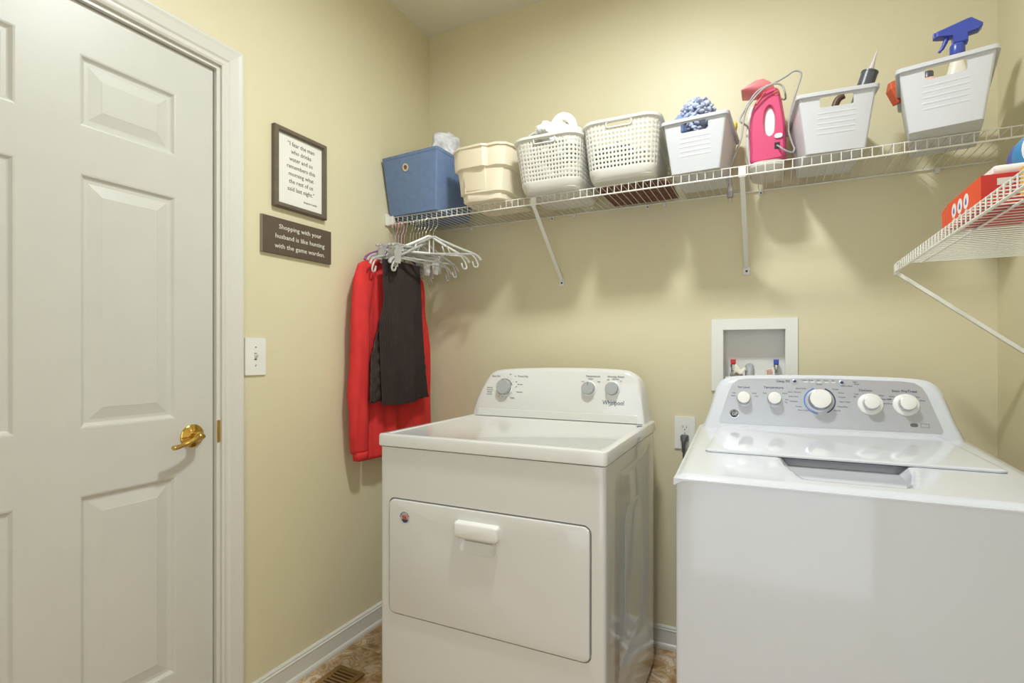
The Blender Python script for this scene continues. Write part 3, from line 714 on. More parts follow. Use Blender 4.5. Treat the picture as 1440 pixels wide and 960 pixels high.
# ================================================================== RIGHT SHELF THINGS
ZR = RD+.0019
bxo = thing('dryer_sheet_box', 'orange and red carton with three round icons on the right shelf', 'carton', (1.862, -.903, ZR), math.radians(0))
bw, bd, bh = .115, .208, .056
G().box(0, .0012, 0, bd, 0, bh).build('side_panel', M_boxo, bxo)
G().box(bw-.0012, bw, 0, bd, 0, bh).build('side_panel', M_boxr, bxo)
G().box(0, bw, -.0012, 0, 0, bh).build('end_panel', M_boxr, bxo)
G().box(0, bw, 0, bd, 0, .0012).build('bottom_panel', M_boxr, bxo)
G().box(.0012, bw-.0012, .0, bd-.03, bh-.0014, bh-.0002).build('top_panel', M_boxr, bxo)
fp = raw('flap', [Vector(v) for v in ((-.001, bd, 0), (-.001, bd+.030, .004), (-.001, bd+.034, bh-.008), (-.001, bd+.004, bh-.004), (.0, bd, 0), (.0, bd+.030, .004), (.0, bd+.034, bh-.008), (.0, bd+.004, bh-.004))], [(0, 1, 2, 3), (4, 7, 6, 5), (0, 4, 5, 1), (1, 5, 6, 2), (2, 6, 7, 3), (3, 7, 4, 0)], M_boxo, bxo)
for k in range(3):
    Mi = Matrix(((0, 0, -1, -.0002), (-1, 0, 0, bd-.050-.038*k), (0, 1, 0, bh*.56), (0, 0, 0, 1)))
    ic = G().plate(circ(.0150, 20), [], .0004, Mi).build('round_icon', M_boxw, bxo)
    G().plate([(0, .007), (.004, .001), (.0045, -.003), (.002, -.0065), (-.002, -.0065), (-.0045, -.003), (-.003, .001)], [], .0004, Mi @ Matrix.Translation((0, 0, .0005))).build('drop_mark', M_bluecap, ic)
    G().plate(rect(-.008, .008, -.019, -.0165), [], .0003, Mi).build('caption_line', M_boxw, bxo)
G().plate(rect(.022, .044, bh-.020, bh-.008), [], .0004, Matrix(((1, 0, 0, 0), (0, 0, -1, -.0014), (0, 1, 0, 0), (0, 0, 0, 1)))).build('price_label', M_boxw, bxo)
wt_ = G().loft([[Vector((1.880+x, -.830+y, ZR+bh+z)) for x, y in rr(.22*s, .13*s, .006, 3, .11, 0)] for z, s in ((.0006, .97), (.004, 1), (.014, 1), (.018, .96))]).build('white_tray', M_boxw, None, 40)
tag(wt_, 'flat white tray lying on top of the orange carton', 'tray')
can = thing('detergent_bottle', 'blue and white bottle lying on the tray at the right edge', 'bottle', (1.996, -.835, ZR+bh+.0185+.0482))
Mc = Matrix(((1, 0, 0, 0), (0, 0, 1, 0), (0, -1, 0, 0), (0, 0, 0, 1)))
G().lathe([(.020, 0), (.040, .002), (.047, .010), (.047, .10), (.040, .13), (.018, .145), (.018, .16)], 28, Mc).build('bottle', M_spray, can, 40)
G().lathe([(.0474, .012), (.0478, .014), (.0478, .030), (.0474, .032)], 28, Mc).build('label_band', M_boxw, can, 40)
G().lathe([(.0474, .034), (.0478, .036), (.0478, .075), (.0474, .077)], 28, Mc).build('label', M_teal, can, 40)
for k, (yy, cc, ll) in enumerate(((-1.02, (214, 170, 72), 'low yellow carton at the near end of the right shelf'), (-1.19, (120, 140, 170), 'low slate blue carton nearest the camera on the right shelf'))):
    o = G().box(1.90, 2.10, yy-.07, yy+.07, ZR, ZR+.05, .002).build('carton', mat('carton %d' % k, srgb(*cc), .6), None); tag(o, ll, 'carton')

# ================================================================== LEFT WALL PICTURES
fr = thing('framed_print', 'dark framed print with a printed quotation about a man who drinks water', 'framed print', (0, -.7915, 1.8065))
fw_, fh_ = .231, .279
prof = [(0, 0), (0, .016), (.004, .020), (.014, .020), (.0175, .014), (.0175, 0)]
rings = []
for sx, sy in ((-1, -1), (1, -1), (1, 1), (-1, 1)):
    rings.append([Vector((o_+.0008, sx*(fw_/2-i), sy*(fh_/2-i))) for i, o_ in prof])
g = G(); n = len(prof); V = [v for r in rings for v in r]
g.add(V, [(a*n+j, a*n+(j+1) % n, ((a+1) % 4)*n+(j+1) % n, ((a+1) % 4)*n+j) for a in range(4) for j in range(n)])
g.build('frame', M_frame, fr)
pp = G().box(.001, .008, -fw_/2+.017, fw_/2-.017, -fh_/2+.017, fh_/2-.017).build('print', M_paper, fr)
lines = ['\u201cI fear the man', 'who drinks', 'water and so', 'remembers this', 'morning what', 'the rest of us', 'said last night.\u201d']
for k, s in enumerate(lines):
    text(s, .0215, M_ink, pp, F_left(.0083, 0.004, .095-.0263*k), sx=.92)
text('Benjamin Franklin', .0095, M_ink, pp, F_left(.0083, .045, -.0965), sx=.9)
pq = thing('word_plaque', 'small dark brown plaque with white typewriter lettering about shopping', 'plaque', (0, -.8005, 1.5665))
G().box(.0008, .012, -.1505, .1505, -.0620, .0620, .001).build('board', M_plaque, pq)
for k, s in enumerate(('Shopping with your', 'husband is like hunting', 'with the game warden.')):
    text(s, .0225, M_wink, pq, F_left(.0124, .008, .033-.0335*k), sx=1.06)
ed = G().box(.0008, .0122, -.1512, -.1500, -.0620, .0620).build('edge', mat('pale edge', srgb(150, 138, 118), .6), pq)

# ================================================================== HANGERS AND CLOTHES
ZL = DECK-.031            # lower rail that carries the hooks
YL = -.3055
def hook(g, x0=0., neck=.085, r=.0016, rad=.019):
    pts = [(0, -rad*.75, -.012), (0, -rad, .0), ]
    P = [(0, -rad*.95, -.010)]
    for i in range(9):
        a = PI-i*PI/8; P.append((0, rad*math.cos(a), rad*math.sin(a)))
    P += [(0, rad*.7, -.022), (0, .003, -.036), (0, 0, -.050), (0, 0, -neck)]
    g.tube(smooth_path(P, 3), r, 8)
HZ = ZL+.0028-.019+.0016          # hook circle centre so that the hook hangs on the rail
def clip_hanger(x, tilt, label, mh, seed=0, drop=.105, yoff=0., length=.30):
    t = thing('clip_hanger', label, 'hanger', (x, YL, HZ), math.radians(tilt), 'clip hangers on the shelf rail')
    g = G(); hook(g, 0, drop); g.build('hook', M_steel if mh is not M_hpink else M_hpink, t, True)
    z = -drop
    b = G(); b.tube(smooth_path([(0, -length/2, z-.012), (0, -length/2+.02, z-.002), (0, -.05, z+.004), (0, 0, z+.012), (0, .05, z+.004), (0, length/2-.02, z-.002), (0, length/2, z-.012)], 4), .0048, 8)
    b.tube([(0, -length/2+.01, z-.016), (0, length/2-.01, z-.016)], .003, 8)
    b.box(-.005, .005, -.014, .014, z-.004, z+.020, .002)
    b.build('bar', M_clear if mh is not M_hpink else M_clear, t, 40)
    for s in (-1, 1):
        c = G(); y = s*(length/2-.035)
        c.loft([[Vector((xx, yy, zz)) for xx, yy in rect(-w_, w_, y-.013, y+.013)] for zz, w_ in ((z-.078, .004), (z-.045, .007), (z-.006, .013))])
        cl_ = c.build('clip', M_hwhite if seed % 2 else M_clear, t)
        G().tube([(-.013, y-.008, z-.012), (-.008, y-.008, z-.002), (.008, y-.008, z-.002), (.013, y-.008, z-.012)], .0018, 6).build('spring', M_steel, cl_)
    return t
def shoulder_hanger(x, tilt, label, m, drop=.085, span=.40, inner=True, y0=0.):
    t = thing('shoulder_hanger', label, 'hanger', (x, YL, HZ), math.radians(tilt), 'shoulder hangers on the shelf rail')
    g = G(); hook(g, 0, drop); g.build('hook', M_steel if m is not M_hpurple else M_hpink, t, True)
    z = -drop; h2 = span/2
    b = G()
    b.tube(smooth_path([(0, -h2, z-.095), (0, -h2+.02, z-.072), (0, -h2*.5, z-.040), (0, -.03, z-.010), (0, 0, z+.004), (0, .03, z-.010), (0, h2*.5, z-.040), (0, h2-.02, z-.072), (0, h2, z-.095)], 4), .0050, 8)
    b.tube([(0, -h2+.035, z-.068), (0, h2-.035, z-.068)], .0042, 8)
    if inner:
        for yy in (-.07, 0, .07): b.tube([(0, yy, z-.068), (0, yy*.8, z-.012-abs(yy)*.30)], .0032, 6)
    b.build('body', m, t, 40)
    for s in (-1, 1):
        G().tube(smooth_path([(0, s*(h2-.05), z-.062), (0, s*(h2-.025), z-.085), (0, s*(h2-.012), z-.118), (0, s*(h2-.028), z-.122), (0, s*(h2-.036), z-.10)], 4), .0038, 8).build('strap_hook', m, t, True)
    return t
shoulder_hanger(.040, 2, 'purple and pink hanger closest to the left wall on the rail', M_hpurple, .080, .40)
shoulder_hanger(.058, 1, 'clear shoulder hanger that carries the red sweater', M_clear, .085, .40)
shoulder_hanger(.090, 4, 'clear wide hanger whose near strap hook hangs over the red sweater shoulder', M_clear, .105, .47, False)
for k, (x, tl, ll, mh, dp, ln) in enumerate(((.074, 3, 'clip hanger with a pink hook near the left wall', M_hpink, .105, .34), (.122, -2, 'clear clip hanger whose clips hold the dark ribbed vest', M_clear, .125, .30), (.138, 5, 'clear clip hanger just in front of the one holding the vest', M_clear, .112, .36), (.154, -4, 'clear clip hanger in the middle of the empty hangers', M_clear, .122, .33), (.171, 3, 'clear clip hanger next to the clear shoulder hangers', M_clear, .115, .38))):
    clip_hanger(x, tl, ll, mh, k, dp, 0, ln)
shoulder_hanger(.186, -6, 'clear shoulder hanger with strap hooks hanging over the vest top', M_clear, .100, .38, False)
shoulder_hanger(.203, -18, 'second clear shoulder hanger beside the white braced hanger', M_clear, .092, .36, False)
shoulder_hanger(.222, -38, 'white plastic hanger with inner braces turned towards the room', M_hwhite, .062, .36)
shoulder_hanger(.243, -60, 'clear plastic hanger at the right end turned flat along the wall', M_clear, .066, .40)

def cloth_tube(rows, n, M=None):
    """rows: (z, yc, halfwidth, xc, halfthick); folded ellipse rings"""
    rings = []
    for i, (z, yc_, hw, xc_, ht_) in enumerate(rows):
        R = []
        for j in range(n):
            a = 2*PI*j/n; c, s = math.cos(a), math.sin(a)
            y = yc_+hw*math.copysign(abs(c)**.8, c); x = xc_+ht_*math.copysign(abs(s)**.8, s)
            R.append(Vector((x, y, z)))
        rings.append(R)
    return rings
def lerp_rows(keys, m):
    out = []
    for i in range(m+1):
        z = keys[0][0]+(keys[-1][0]-keys[0][0])*i/m
        for a, b in zip(keys, keys[1:]):
            if a[0] >= z >= b[0]-1e-9:
                t = (a[0]-z)/(a[0]-b[0]); t2 = t
                out.append((z,)+tuple(a[k]*(1-t2)+b[k]*t2 for k in range(1, 5))); break
    return out
def folds(rings, amp, freq, seed, zf=2.0):
    for R in rings:
        for v in R:
            k = noise.noise(Vector((v.y*freq, v.z*zf, seed)))
            v.x += amp*k; v.y += amp*.25*noise.noise(Vector((v.y*freq, v.z*zf*1.5, seed+9)))
    return rings
swt = thing('red_sweater', 'red long sleeved sweater hanging at the left end of the wire shelf', 'sweater', (0, 0, 0))
rows = lerp_rows([(1.565, -.325, .05, .055, .010), (1.545, -.325, .11, .055, .014), (1.51, -.325, .155, .055, .018), (1.46, -.320, .18, .055, .020), (1.2, -.305, .195, .053, .022), (.9, -.295, .200, .052, .024), (.735, -.295, .205, .052, .024)], 60)
R = folds(cloth_tube(rows, 80), .026, 17, 2.2, 1.0)
for i, ring_ in enumerate(R):
    for v in ring_: v.z += (.02*(v.y+.5) if i > len(R)-12 else 0); v.x = max(v.x, .012)
G().loft(R).build('body', M_red, swt, True)
def sleeve(keys, seed, name='sleeve'):
    R = folds(cloth_tube(lerp_rows(keys, 50), 28), .022, 24, seed, 3.5)
    for q in R:
        for v in q: v.x = max(v.x, .010)
    o = G().loft(R).build(name, M_red, swt, True)
    zb_ = keys[-1][0]; k = keys[-1]
    G().loft(cloth_tube([(zb_+.004, k[1], k[2]*.98, k[3], k[4]*1.02), (zb_-.012, k[1], k[2]*.90, k[3], k[4]*.95), (zb_-.030, k[1]+.002, k[2]*.88, k[3], k[4]*.9)], 28)).build('cuff', M_red, o, True)
sleeve([(1.552, -.465, .016, .062, .012), (1.52, -.505, .045, .062, .018), (1.45, -.530, .054, .062, .024), (1.30, -.546, .050, .060, .027), (1.12, -.554, .044, .064, .030), (1.0, -.556, .048, .060, .028), (.85, -.552, .042, .060, .027), (.77, -.545, .034, .060, .024)], 5.1)
sleeve([(1.53, -.195, .012, .05, .014), (1.50, -.175, .026, .05, .018), (1.40, -.140, .034, .05, .024), (1.2, -.108, .036, .05, .026), (.85, -.092, .034, .05, .024), (.77, -.090, .030, .05, .022)], 7.7)

vs = thing('ribbed_vest', 'dark brown ribbed knit vest clipped in front of the red sweater', 'vest', (0, 0, 0))
def panel(name, left, right, z0, z1, x, m, thick, nx, nz, rib=0., rib_n=40, fold=.012, seed=1., bottom=None, quilt=False):
    interp = lambda T, z: next(((a[1]*(z-b[0])+b[1]*(a[0]-z))/(a[0]-b[0]) for a, b in zip(T, T[1:]) if a[0] >= z >= b[0]-1e-9), T[-1][1])
    V = []; F = []
    for i in range(nz+1):
        z = z1+(z0-z1)*i/nz; yl_, yr_ = interp(left, z), interp(right, z)
        for j in range(nx+1):
            u = j/nx; y = yl_*(1-u)+yr_*u; zz_ = z+(bottom(u)*(i/nz)**3 if bottom else 0)
            xx = x+fold*noise.noise(Vector((y*13, z*1.8, seed)))+.010*math.sin(u*PI)
            if rib: xx += rib*(1 if j % 2 else -1)*.5
            if quilt: xx += .005*abs(math.sin((y*1.0+z)*60))*abs(math.sin((y*1.0-z)*60))
            V.append(Vector((xx, y, zz_)))
    for i in range(nz):
        for j in range(nx): a = i*(nx+1)+j; F.append((a, a+1, a+nx+2, a+nx+1))
    o = raw(name, V, F, m, vs, not rib)
    s = o.modifiers.new('s', 'SOLIDIFY'); s.thickness = thick; s.offset = -1
    return o
panel('back_panel', [(1.53, -.44), (1.40, -.450), (1.30, -.49), (1.15, -.540), (.96, -.545)], [(1.53, -.245), (1.35, -.222), (1.15, -.190), (.96, -.160)], .968, 1.53, .110, M_quilt, .004, 60, 70, 0, 0, .006, 4., lambda u: .006*math.sin(u*6), True)
panel('front_panel', [(1.545, -.487), (1.45, -.486), (1.38, -.484), (1.33, -.494), (1.29, -.508), (1.25, -.506), (1.10, -.496), (.955, -.486)], [(1.545, -.262), (1.30, -.268), (1.10, -.268), (.955, -.258)], .957, 1.545, .130, M_vest, .003, 48, 60, .0034, 40, .020, 1.7, lambda u: -.006+.012*abs(u-.45))
panel('front_panel', [(1.545, -.275), (1.30, -.282), (1.10, -.282), (.955, -.272)], [(1.545, -.243), (1.30, -.225), (1.10, -.202), (.955, -.180)], .965, 1.545, .124, M_vest, .003, 26, 60, .0030, 40, .010, 6.7, lambda u: .012*u)

# ================================================================== DRYER
dr = thing('dryer', 'white front loading dryer with three grey knobs left of the washer', 'dryer', (.4096, -.8444, 0), math.radians(1.218))
DW, DD = .737, .694
body = G()
body.loft([[Vector((x, y, z)) for x, y in rr(DW-.010, DD-.012, .012, 4, DW/2, DD/2+.002)] for z in (.020, .030, .8715)])
bo = body.build('cabinet', M_white, dr, 30)
# door opening groove, cut into the cabinet
cutter = G().loft([[Vector((x, y, z)) for x, z in rr(.656, .361, .022, 6, .367, .5355)] for y in (-.02, .0245)]).build('c', M_white)
sidec = G().loft([[Vector((DW-.005+x, y, z)) for y, z in rr(.36+d, .56+d, .03, 5, .335, .54)] for x, d in ((.01, .0), (.001, .0), (-.0025, -.012))]).build('c', M_white)
bo.parent = None; cut(bo, cutter, sidec); bo.parent = dr
for p in bo.data.polygons: p.use_smooth = True
bo.data.set_sharp_from_angle(angle=math.radians(30))
sp_ = G().loft([[Vector((DW-.0075+x, y, z)) for y, z in rr(.22+d, .40+d, .05, 5, .345, .50)] for x, d in ((-.002, .012), (.0012, .0), (.0016, -.006))]).build('side_emboss', M_white, dr, 40)
for x_ in (.06, DW-.06):
    for y_ in (.06, DD-.06): G().lathe([(.022, 0), (.022, .012), (.012, .014), (.012, .024)], 16, Matrix.Translation((x_, y_, 0))).build('foot', M_dgrey, dr)
# lid
lid = G()
def lidring(i, z, r=.012): return [Vector((x, y, z)) for x, y in rr(DW-2*i, DD-2*i, max(.003, r-i), 4, DW/2, DD/2)]
lid.loft([lidring(.003, .8745), lidring(0, .877), lidring(0, .905), lidring(.002, .9105), lidring(.007, .9125), lidring(.022, .9125), lidring(.026, .9095)])
lid.build('top', M_white, dr, 30)
# door
dg = G()
dg.loft([[Vector((x, y, z)) for x, z in rr(.647-2*i, .352-2*i, max(.004, .018-i), 6, .367, .5355)] for y, i in ((.022, .0), (.006, 0), (.0035, .001), (.0025, .004))])
dob = dg.build('door', M_white, dr, 30)
dc = G().loft([[Vector((x, y, z)) for x, z in rr(.128-d*1.6, .075-d*1.6, .02, 5, .357, .620)] for y, d in ((-.001, 0), (.0035, .004), (.011, .016), (.013, .024))]).build('c', M_white)
dob.parent = None; cut(dob, dc); dob.parent = dr
for p in dob.data.polygons: p.use_smooth = True
dob.data.set_sharp_from_angle(angle=math.radians(30))
hg = G().loft([[Vector((x, y, z)) for x, z in rr(.143-2*i, .046-2*i, max(.003, .010-i), 4, .360, .6575)] for y, i in ((.003, 0), (-.012, 0), (-.016, .003), (-.018, .007))])
hg.build('handle', M_white2, dob, 40)
# round sticker
st_ = G().plate(circ(.019, 28), [], .0005, F_back(.104, .0018, .660)).build('sticker', mat('sticker white', srgb(206, 206, 204), .5), dob)
st_['label'] = 'round red white and blue sticker'
G().plate(circ(.0130, 24, .001, -.002), [], .0003, F_back(.104, .0014, .660)).build('sticker_disc', mat('sticker salmon', srgb(214, 150, 132), .5), st_)
G().plate([(.013*math.cos(a)+.001, .013*math.sin(a)-.002) for a in [PI+.25+i*(PI-.5)/10 for i in range(11)]], [], .0003, F_back(.104, .0011, .660)).build('sticker_field', M_navy, st_)
for k in range(3): G().plate([(-.010+.006*k, .006-.001*k), (-.007+.006*k, .0075-.001*k), (-.002+.005*k, -.004), (-.0045+.005*k, -.005)], [], .0003, F_back(.104, .0008, .660)).build('sticker_stripe', mat('sticker brown', srgb(150, 66, 58), .5), st_)
for k, ch in enumerate('AMERICA'):
    a = math.radians(168-24*k); G_ = F_back(.104+.0158*math.cos(a), .0012, .660+.0158*math.sin(a)) @ Matrix.Rotation(a-PI/2, 4, 'Z')
    text(ch, .0072, M_navy, st_, G_, 'sticker_letter', bold=.0001)
# console
def console_outline(z_list): return None
co = G()
def cons_ring(v, s, lowv=None):
    """outline of the console in the u-z plane, from the lower left, clockwise over the top"""
    P = [(.014, .9115), (.016, .935), (.030, .985), (.052, 1.035), (.070, 1.067), (.090, 1.086), (.120, 1.0965), (.20, 1.1035), (.37, 1.1085), (.54, 1.1075), (.62, 1.104), (.655, 1.099), (.682, 1.084), (.697, 1.060), (.706, 1.020), (.714, .970), (.720, .935), (.722, .9115)]
    cx, cz = .368, .99
    out = []
    for u, z in smooth_path([(p[0], 0, p[1]) for p in P], 3) and [(q.x, q.z) for q in smooth_path([(p[0], 0, p[1]) for p in P], 3)]:
        uu = cx+(u-cx)*s; zz_ = .9115+(z-.9115)*(1-(1-s)*2.2); out.append((uu, zz_))
    return out
def front_v(z): return .574+.034*(z-.9115)/.19   # leaning plane
rings = []
for off, s in ((.010, .978), (.003, .992), (0., 1.0)): pass
R0 = cons_ring(0, .965); R1 = cons_ring(0, .985); R2 = cons_ring(0, 1.)
co.loft([[Vector((u, front_v(z), z)) for u, z in R0], [Vector((u, front_v(z)+.003, z)) for u, z in R1], [Vector((u, front_v(z)+.014, z)) for u, z in R2], [Vector((u, .690, z-.012*(z-.9115)/.19)) for u, z in R2]], True, True)
con = co.build('console', M_white, dr, 40)
# crease strip along the foot of the console
G().loft([[Vector((u, v, z)) for v, z in ((.5705, .9125), (.5765, .9400), (.590, .9440), (.590, .9125))] for u in (.044, .692)]).build('lower_strip', M_white, con)
mp = lambda u, z, o=0.: frame3((u, front_v(z)-o, z), (1, 0, 0), (0, .034/.19, 1))
def knob(parent, M, r, hgt, m, mring, ringr=None, name='knob', pointer=None):
    k = G().lathe([(r*1.0, .0005), (r*1.0, hgt*.55), (r*.97, hgt*.9), (r*.90, hgt), (r*.3, hgt*1.0), (.0005, hgt*1.0)], 32, M).build(name, m, parent, 35)
    if ringr: G().lathe([(ringr, 0), (ringr, .003), (ringr*.93, .0045), (r*1.02, .0048)], 32, M).build('knob_ring', mring, k, 35)
    if pointer: G().box(-.0009, .0009, r*.35, r*.9, hgt, hgt+.0006).xf(M).build('pointer', pointer, k)
    return k
knob(con, mp(.155, 1.027), .0300, .024, M_knob, M_chrome, .0355, pointer=M_knob)
knob(con, mp(.508, 1.032), .0245, .022, M_knob, M_white2, .0285, pointer=M_dgrey)
knob(con, mp(.598, 1.033), .0245, .022, M_knob, M_white2, .0285, pointer=M_knob)
T = lambda s, u, z, sz, m=M_print, **k: text(s, sz, m, con, mp(u, z, .0007), **k)
T('Auto Dry', .1125, 1.071, .0095); T('Timed Dry', .232, 1.072, .0105); T('Temperature', .521, 1.078, .0105); T('Wrinkle Shield', .608, 1.0775, .0105); T('with Steam', .608, 1.069, .006)
for k, s in enumerate(('Very Dry', 'More Dry', 'Normal', 'Less Dry')): T(s, .087, 1.024-.0085*k, .0068)
for s, u, z in (('Off', .176, 1.079), ('60', .199, 1.072), ('40', .205, 1.050), ('Air Only', .222, 1.040), ('20', .206, 1.030), ('Damp Dry', .222, 1.010), ('Medium', .513, 1.068), ('Low', .482, 1.058), ('High', .545, 1.058), ('Off', .580, 1.066), ('On', .628, 1.062)): T(s, u, z, .0062)
T('Start', .192, .9860, .0105)
for k in range(10):
    a = math.radians(75-22*k)
    if k in (3, 4): continue
    G().box(-.0005, .0005, .039, .044, 0, .0003).xf(mp(.155, 1.027, .0003) @ Matrix.Rotation(a-PI/2, 4, 'Z')).build('dial_tick', M_print, con)
T('Whirlpool', .603, .982, .0235, M_navy, sx=.82)
G().tube([mp(.598, .9745, .0006) @ Vector(p) for p in ((-.012, -.004, 0), (.0, .000, 0), (.010, .008, 0), (.016, .016, 0))], .0008, 6).build('logo_swoosh', M_print, con)
G().box(.705, .722, .500, .530, .9126, .9130).build('top_mark', M_print, dr)

# ================================================================== WASHER
wa = thing('washer', 'white top loading washer with a silver control panel on the right', 'washer', (1.3334, -.9601, 0), math.radians(2.216))
WW, WDp = .686, .66
wb_ = G().loft([[Vector((x, y, z)) for x, y in rr(WW-.008, WDp-.008, .012, 4, WW/2, WDp/2)] for z in (.020, .028, .8935)])
wb_.build('cabinet', M_whitec, wa, 30)
for x_ in (.06, WW-.06):
    for y_ in (.06, WDp-.06): G().lathe([(.022, 0), (.022, .012), (.012, .014), (.012, .024)], 16, Matrix.Translation((x_, y_, 0))).build('foot', M_dgrey, wa)
# top deck as a height field: sloping deck, rounded front and side edges, lid well and finger scoop
def deck_z(v): return .900+.052*v
def sstep(a, b, t):
    t = max(0., min(1., (t-a)/(b-a))); return t*t*(3-2*t)
us = sorted(set([0, .002, .005, .010, .018, .030]+[.030+(WW-.06)*i/70 for i in range(71)]+[WW-.018, WW-.010, WW-.005, WW-.002, WW]))
vs_ = sorted(set([0, .002, .005, .010, .018]+[.018+.28*i/56 for i in range(57)]+[.298+(WDp-.298)*i/10 for i in range(11)]))
def top_z(u, v):
    z = deck_z(v)+.004
    e = min(u, WW-u); z -= .030*(1-sstep(0, .030, e))**2*.35
    z -= .012*(1-sstep(0, .022, v))**2
    # finger scoop: shallow trapezoid in front of the lid
    cu = .343
    half = .085+.028*sstep(.05, .22, v)
    s = (1-sstep(half-.010, half+.016, abs(u-cu)))*sstep(.045, .105, v)*(1-sstep(.255, .262, v))
    z -= .024*s
    return z
V = []; F = []
nu, nv = len(us), len(vs_)
for v in vs_:
    for u in us: V.append(Vector((u, v, top_z(u, v))))
for j in range(nv-1):
    for i in range(nu-1): a = j*nu+i; F.append((a, a+1, a+nu+1, a+nu))
base = len(V)
loopi = [i for i in range(nu)]+[j*nu+nu-1 for j in range(1, nv)]+[(nv-1)*nu+i for i in range(nu-2, -1, -1)]+[j*nu for j in range(nv-2, 0, -1)]
for i in loopi: V.append(Vector((V[i].x, V[i].y, .8955)))
k = len(loopi)
for i in range(k): F.append((loopi[i], base+i, base+(i+1) % k, loopi[(i+1) % k]))
F.append(tuple(range(base, base+k)))
raw('top_deck', V, F, M_whitec, wa, 50)
# lid: trapezoid plate lying on the deck
def lid_poly(i): 
    fl_, fr_, br2, bl2 = (.047+i, .232+i), (.639-i, .232+i), (.617-i, .596-i), (.069+i, .596-i)
    return quad_ring(fl_, fr_, br2, bl2, 0, .016, 4)
G().loft([[Vector((p.x, p.y, deck_z(p.y)+h_)) for p in lid_poly(i)] for i, h_ in ((.003, .0036), (0, .0048), (0, .0085), (.003, .0105), (.008, .0112))]).build('lid', M_whitec, wa, 30)
G().loft([[Vector((p.x, p.y, deck_z(p.y)+h_)) for p in lid_poly(-.0007)] for h_ in (.0030, .00425)]).build('lid_gap', M_gap, wa)
# console housing
def wfront(z): return .566+.050*(z-.930)/.16
CP = [(.014, .926), (.020, .944), (.034, .985), (.046, 1.030), (.058, 1.062), (.076, 1.083), (.110, 1.0925), (.20, 1.0970), (.343, 1.0990), (.486, 1.0970), (.576, 1.0925), (.610, 1.083), (.628, 1.062), (.640, 1.030), (.652, .985), (.666, .944), (.672, .926)]
CPs = [(q.x, q.z) for q in smooth_path([(u, 0, z) for u, z in CP], 3)]
def wr(s, sz=None): return [(.343+(u-.343)*s, .926+(z-.926)*(1-(1-s)*2.4)) for u, z in CPs]
cw = G().loft([[Vector((u, wfront(z), z)) for u, z in wr(.955)], [Vector((u, wfront(z)+.002, z)) for u, z in wr(.975)], [Vector((u, wfront(z)+.016, z)) for u, z in wr(1.0)], [Vector((u, .655, z-.02*(z-.926)/.17)) for u, z in wr(1.0)]])
wc = cw.build('console', M_whitec, wa, 40)
wm = lambda u, z, o=0.: frame3((u, wfront(z)-o, z), (1, 0, 0), (0, .050/.16, 1))
SP = [(.068, .949), (.618, .949), (.622, .957), (.606, 1.010), (.594, 1.050), (.584, 1.070), (.568, 1.082), (.540, 1.0860), (.343, 1.0905), (.140, 1.0860), (.118, 1.082), (.102, 1.070), (.092, 1.050), (.080, 1.010), (.064, .957)]
k0 = math.sqrt(1+(.05/.16)**2)
Msp = wm(.343, .949, .0006)
sp2 = G().plate([(u-.343, (z-.949)*k0) for u, z in SP], [], .0012, Msp).build('control_panel', M_silver, wc)
for nm, u, z, r, hh, ring_ in (('a', .134, 1.024, .0195, .024, .0225), ('b', .2185, 1.025, .0195, .024, .0225), ('c', .337, 1.026, .0300, .030, .0440), ('d', .4615, 1.021, .0200, .026, .0310), ('e', .5445, 1.022, .0200, .026, .0310)):
    Mk = wm(u, z, .0007)
    kb = G().lathe([(r, .0005), (r, hh*.55), (r*.95, hh*.75), (r*.93, hh*.8), (r*.93, hh*.97), (r*.86, hh), (.0005, hh)], 32, Mk).build('knob', M_chrome, wc, 35)
    G().lathe([(r*.90, hh-.001), (r*.90, hh+.0008), (r*.82, hh+.0014), (.0005, hh+.0014)], 32, Mk).build('knob_cap', M_white2, kb, 35)
    if nm == 'c':
        for a0, a1, mm in ((110, 262, M_ring), (-62, 68, M_navy)):
            G().tube([Mk @ Vector((.0392*math.cos(math.radians(a0+(a1-a0)*i/24)), .0392*math.sin(math.radians(a0+(a1-a0)*i/24)), .0006)) for i in range(25)], .0016, 6).build('dial_arc', mm, kb)
        G().lathe([(.0345, 0), (.0345, .003), (r, .004)], 40, Mk).build('knob_ring', M_silver, kb)
    elif nm in 'de': G().lathe([(ring_, 0), (ring_*.98, .003), (ring_*.8, .006), (r, .0065)], 32, Mk).build('knob_ring', M_white2, kb, 35)
    else: G().lathe([(ring_, 0), (ring_, .0015), (r, .002)], 32, Mk).build('knob_ring', M_silver, kb, 35)
TW = lambda s, u, z, sz, m=M_print, **kk: text(s, sz, m, wc, wm(u, z, .0010), **kk)
TW('Soil Level', .134, 1.0595, .0088, M_navy); TW('Temperature', .2165, 1.0605, .0100, M_navy); TW('Options', .4515, 1.0590, .0096, M_navy); TW('Stain PreTreat', .543, 1.0590, .0100, M_navy); TW('Deep Fill', .243, 1.0800, .0100, M_navy); TW('Cycles', .337, 1.0735, .0060)
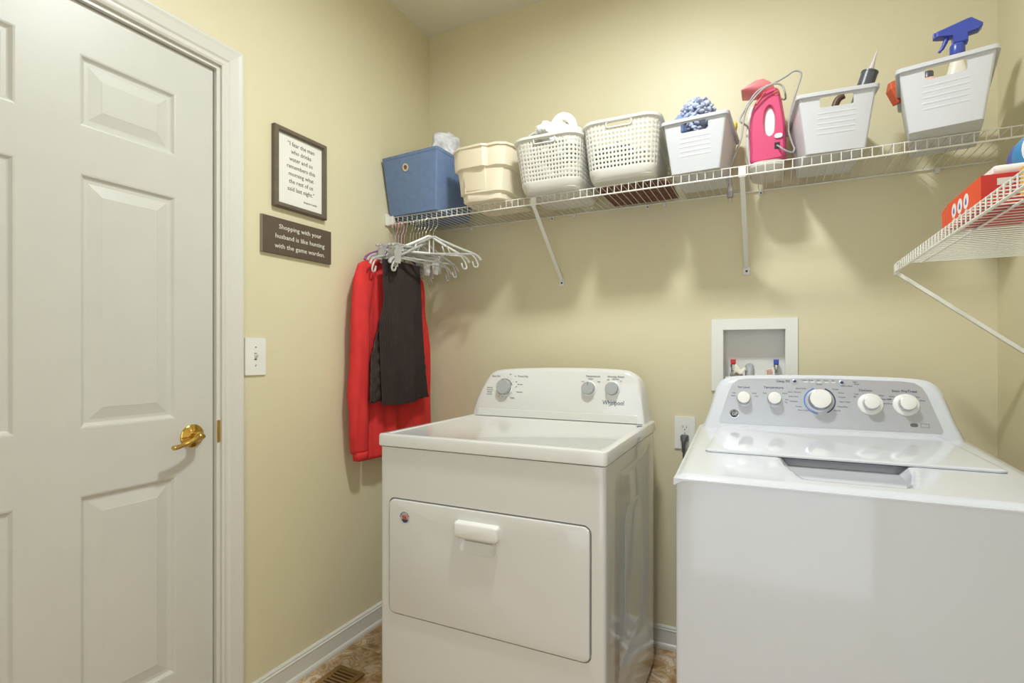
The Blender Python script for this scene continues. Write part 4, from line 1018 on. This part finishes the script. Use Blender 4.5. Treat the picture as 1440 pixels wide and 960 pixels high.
for s, u, z in (('Light', .106, 1.042), ('Heavy', .163, 1.042), ('Extra', .104, 1.033), ('Max', .170, 1.033), ('Cold', .192, 1.043), ('Warm', .247, 1.044), ('Hot', .252, 1.026), ('Tap', .250, 1.018), ('Speed Wash', .290, 1.060), ('Color / Normal', .272, 1.049), ('Bulky Items', .270, 1.036), ('Delicates', .270, 1.022), ('Towels', .283, 1.007), ('Drain & Spin', .295, .997), ('Whites', .378, 1.060), ('Active', .392, 1.050), ('Casuals', .394, 1.038), ('Hand Wash', .400, 1.025), ('Heavy Duty', .394, 1.011), ('Normal', .380, 1.000), ('Off', .425, 1.040), ('Soak', .430, 1.048), ('Rinse', .489, 1.046), ('Deep Rinse', .500, 1.036), ('Warm Rinse', .500, 1.024), ('Off', .508, 1.036), ('Grass', .513, 1.044), ('Dirt', .573, 1.044), ('Wine', .582, 1.035), ('Hold to Start', .406, 1.0700), ('Wash', .299, 1.0845), ('Rinse', .317, 1.0845), ('Spin', .336, 1.0845), ('Done', .355, 1.0845), ('Lid', .373, 1.0845), ('Start', .428, 1.0820), ('Pause', .432, 1.0760)):
    TW(s, u, z, .0055)
for u, z in ((.274, 1.0800), (.395, 1.0790)):
    b_ = G().lathe([(.0078, 0), (.0078, .0012), (.0062, .0022), (.0005, .0022)], 20, wm(u, z, .0008)).build('push_button', M_silver, wc, 35)
    G().lathe([(.0045, .0022), (.0045, .0026), (.0005, .0026)], 16, wm(u, z, .0008)).build('button_centre', M_navy, b_)
for k in range(5): G().box(-.005, .005, -.0016, .0016, 0, .0006).xf(wm(.303+.0178*k, 1.0790, .0008)).build('indicator', M_boxw, wc)
# round emblem: ring with a script monogram
em = G().lathe([(.0138, 0), (.0138, .0016), (.0116, .0018), (.0112, .0010)], 28, wm(.107, .978, .0008)).build('emblem', M_chrome, wc, 35)
G().lathe([(.0110, .0004), (.0110, .0010), (.0005, .0010)], 24, wm(.107, .978, .0008)).build('emblem_disc', M_dgrey, em)
text('GE', .0150, M_chrome, em, wm(.107, .978, .0022), shear=.35, sx=.85)
G().plate(rr(.018, .010, .005, 4), [], .0003, wm(.559, .969, .0010)).build('care_mark', M_print, wc)
G().plate(rect(-.0095, .0095, -.0052, .0052), [rect(-.0088, .0088, -.0045, .0045)], .0003, wm(.583, .969, .0010)).build('care_mark', M_print, wc)
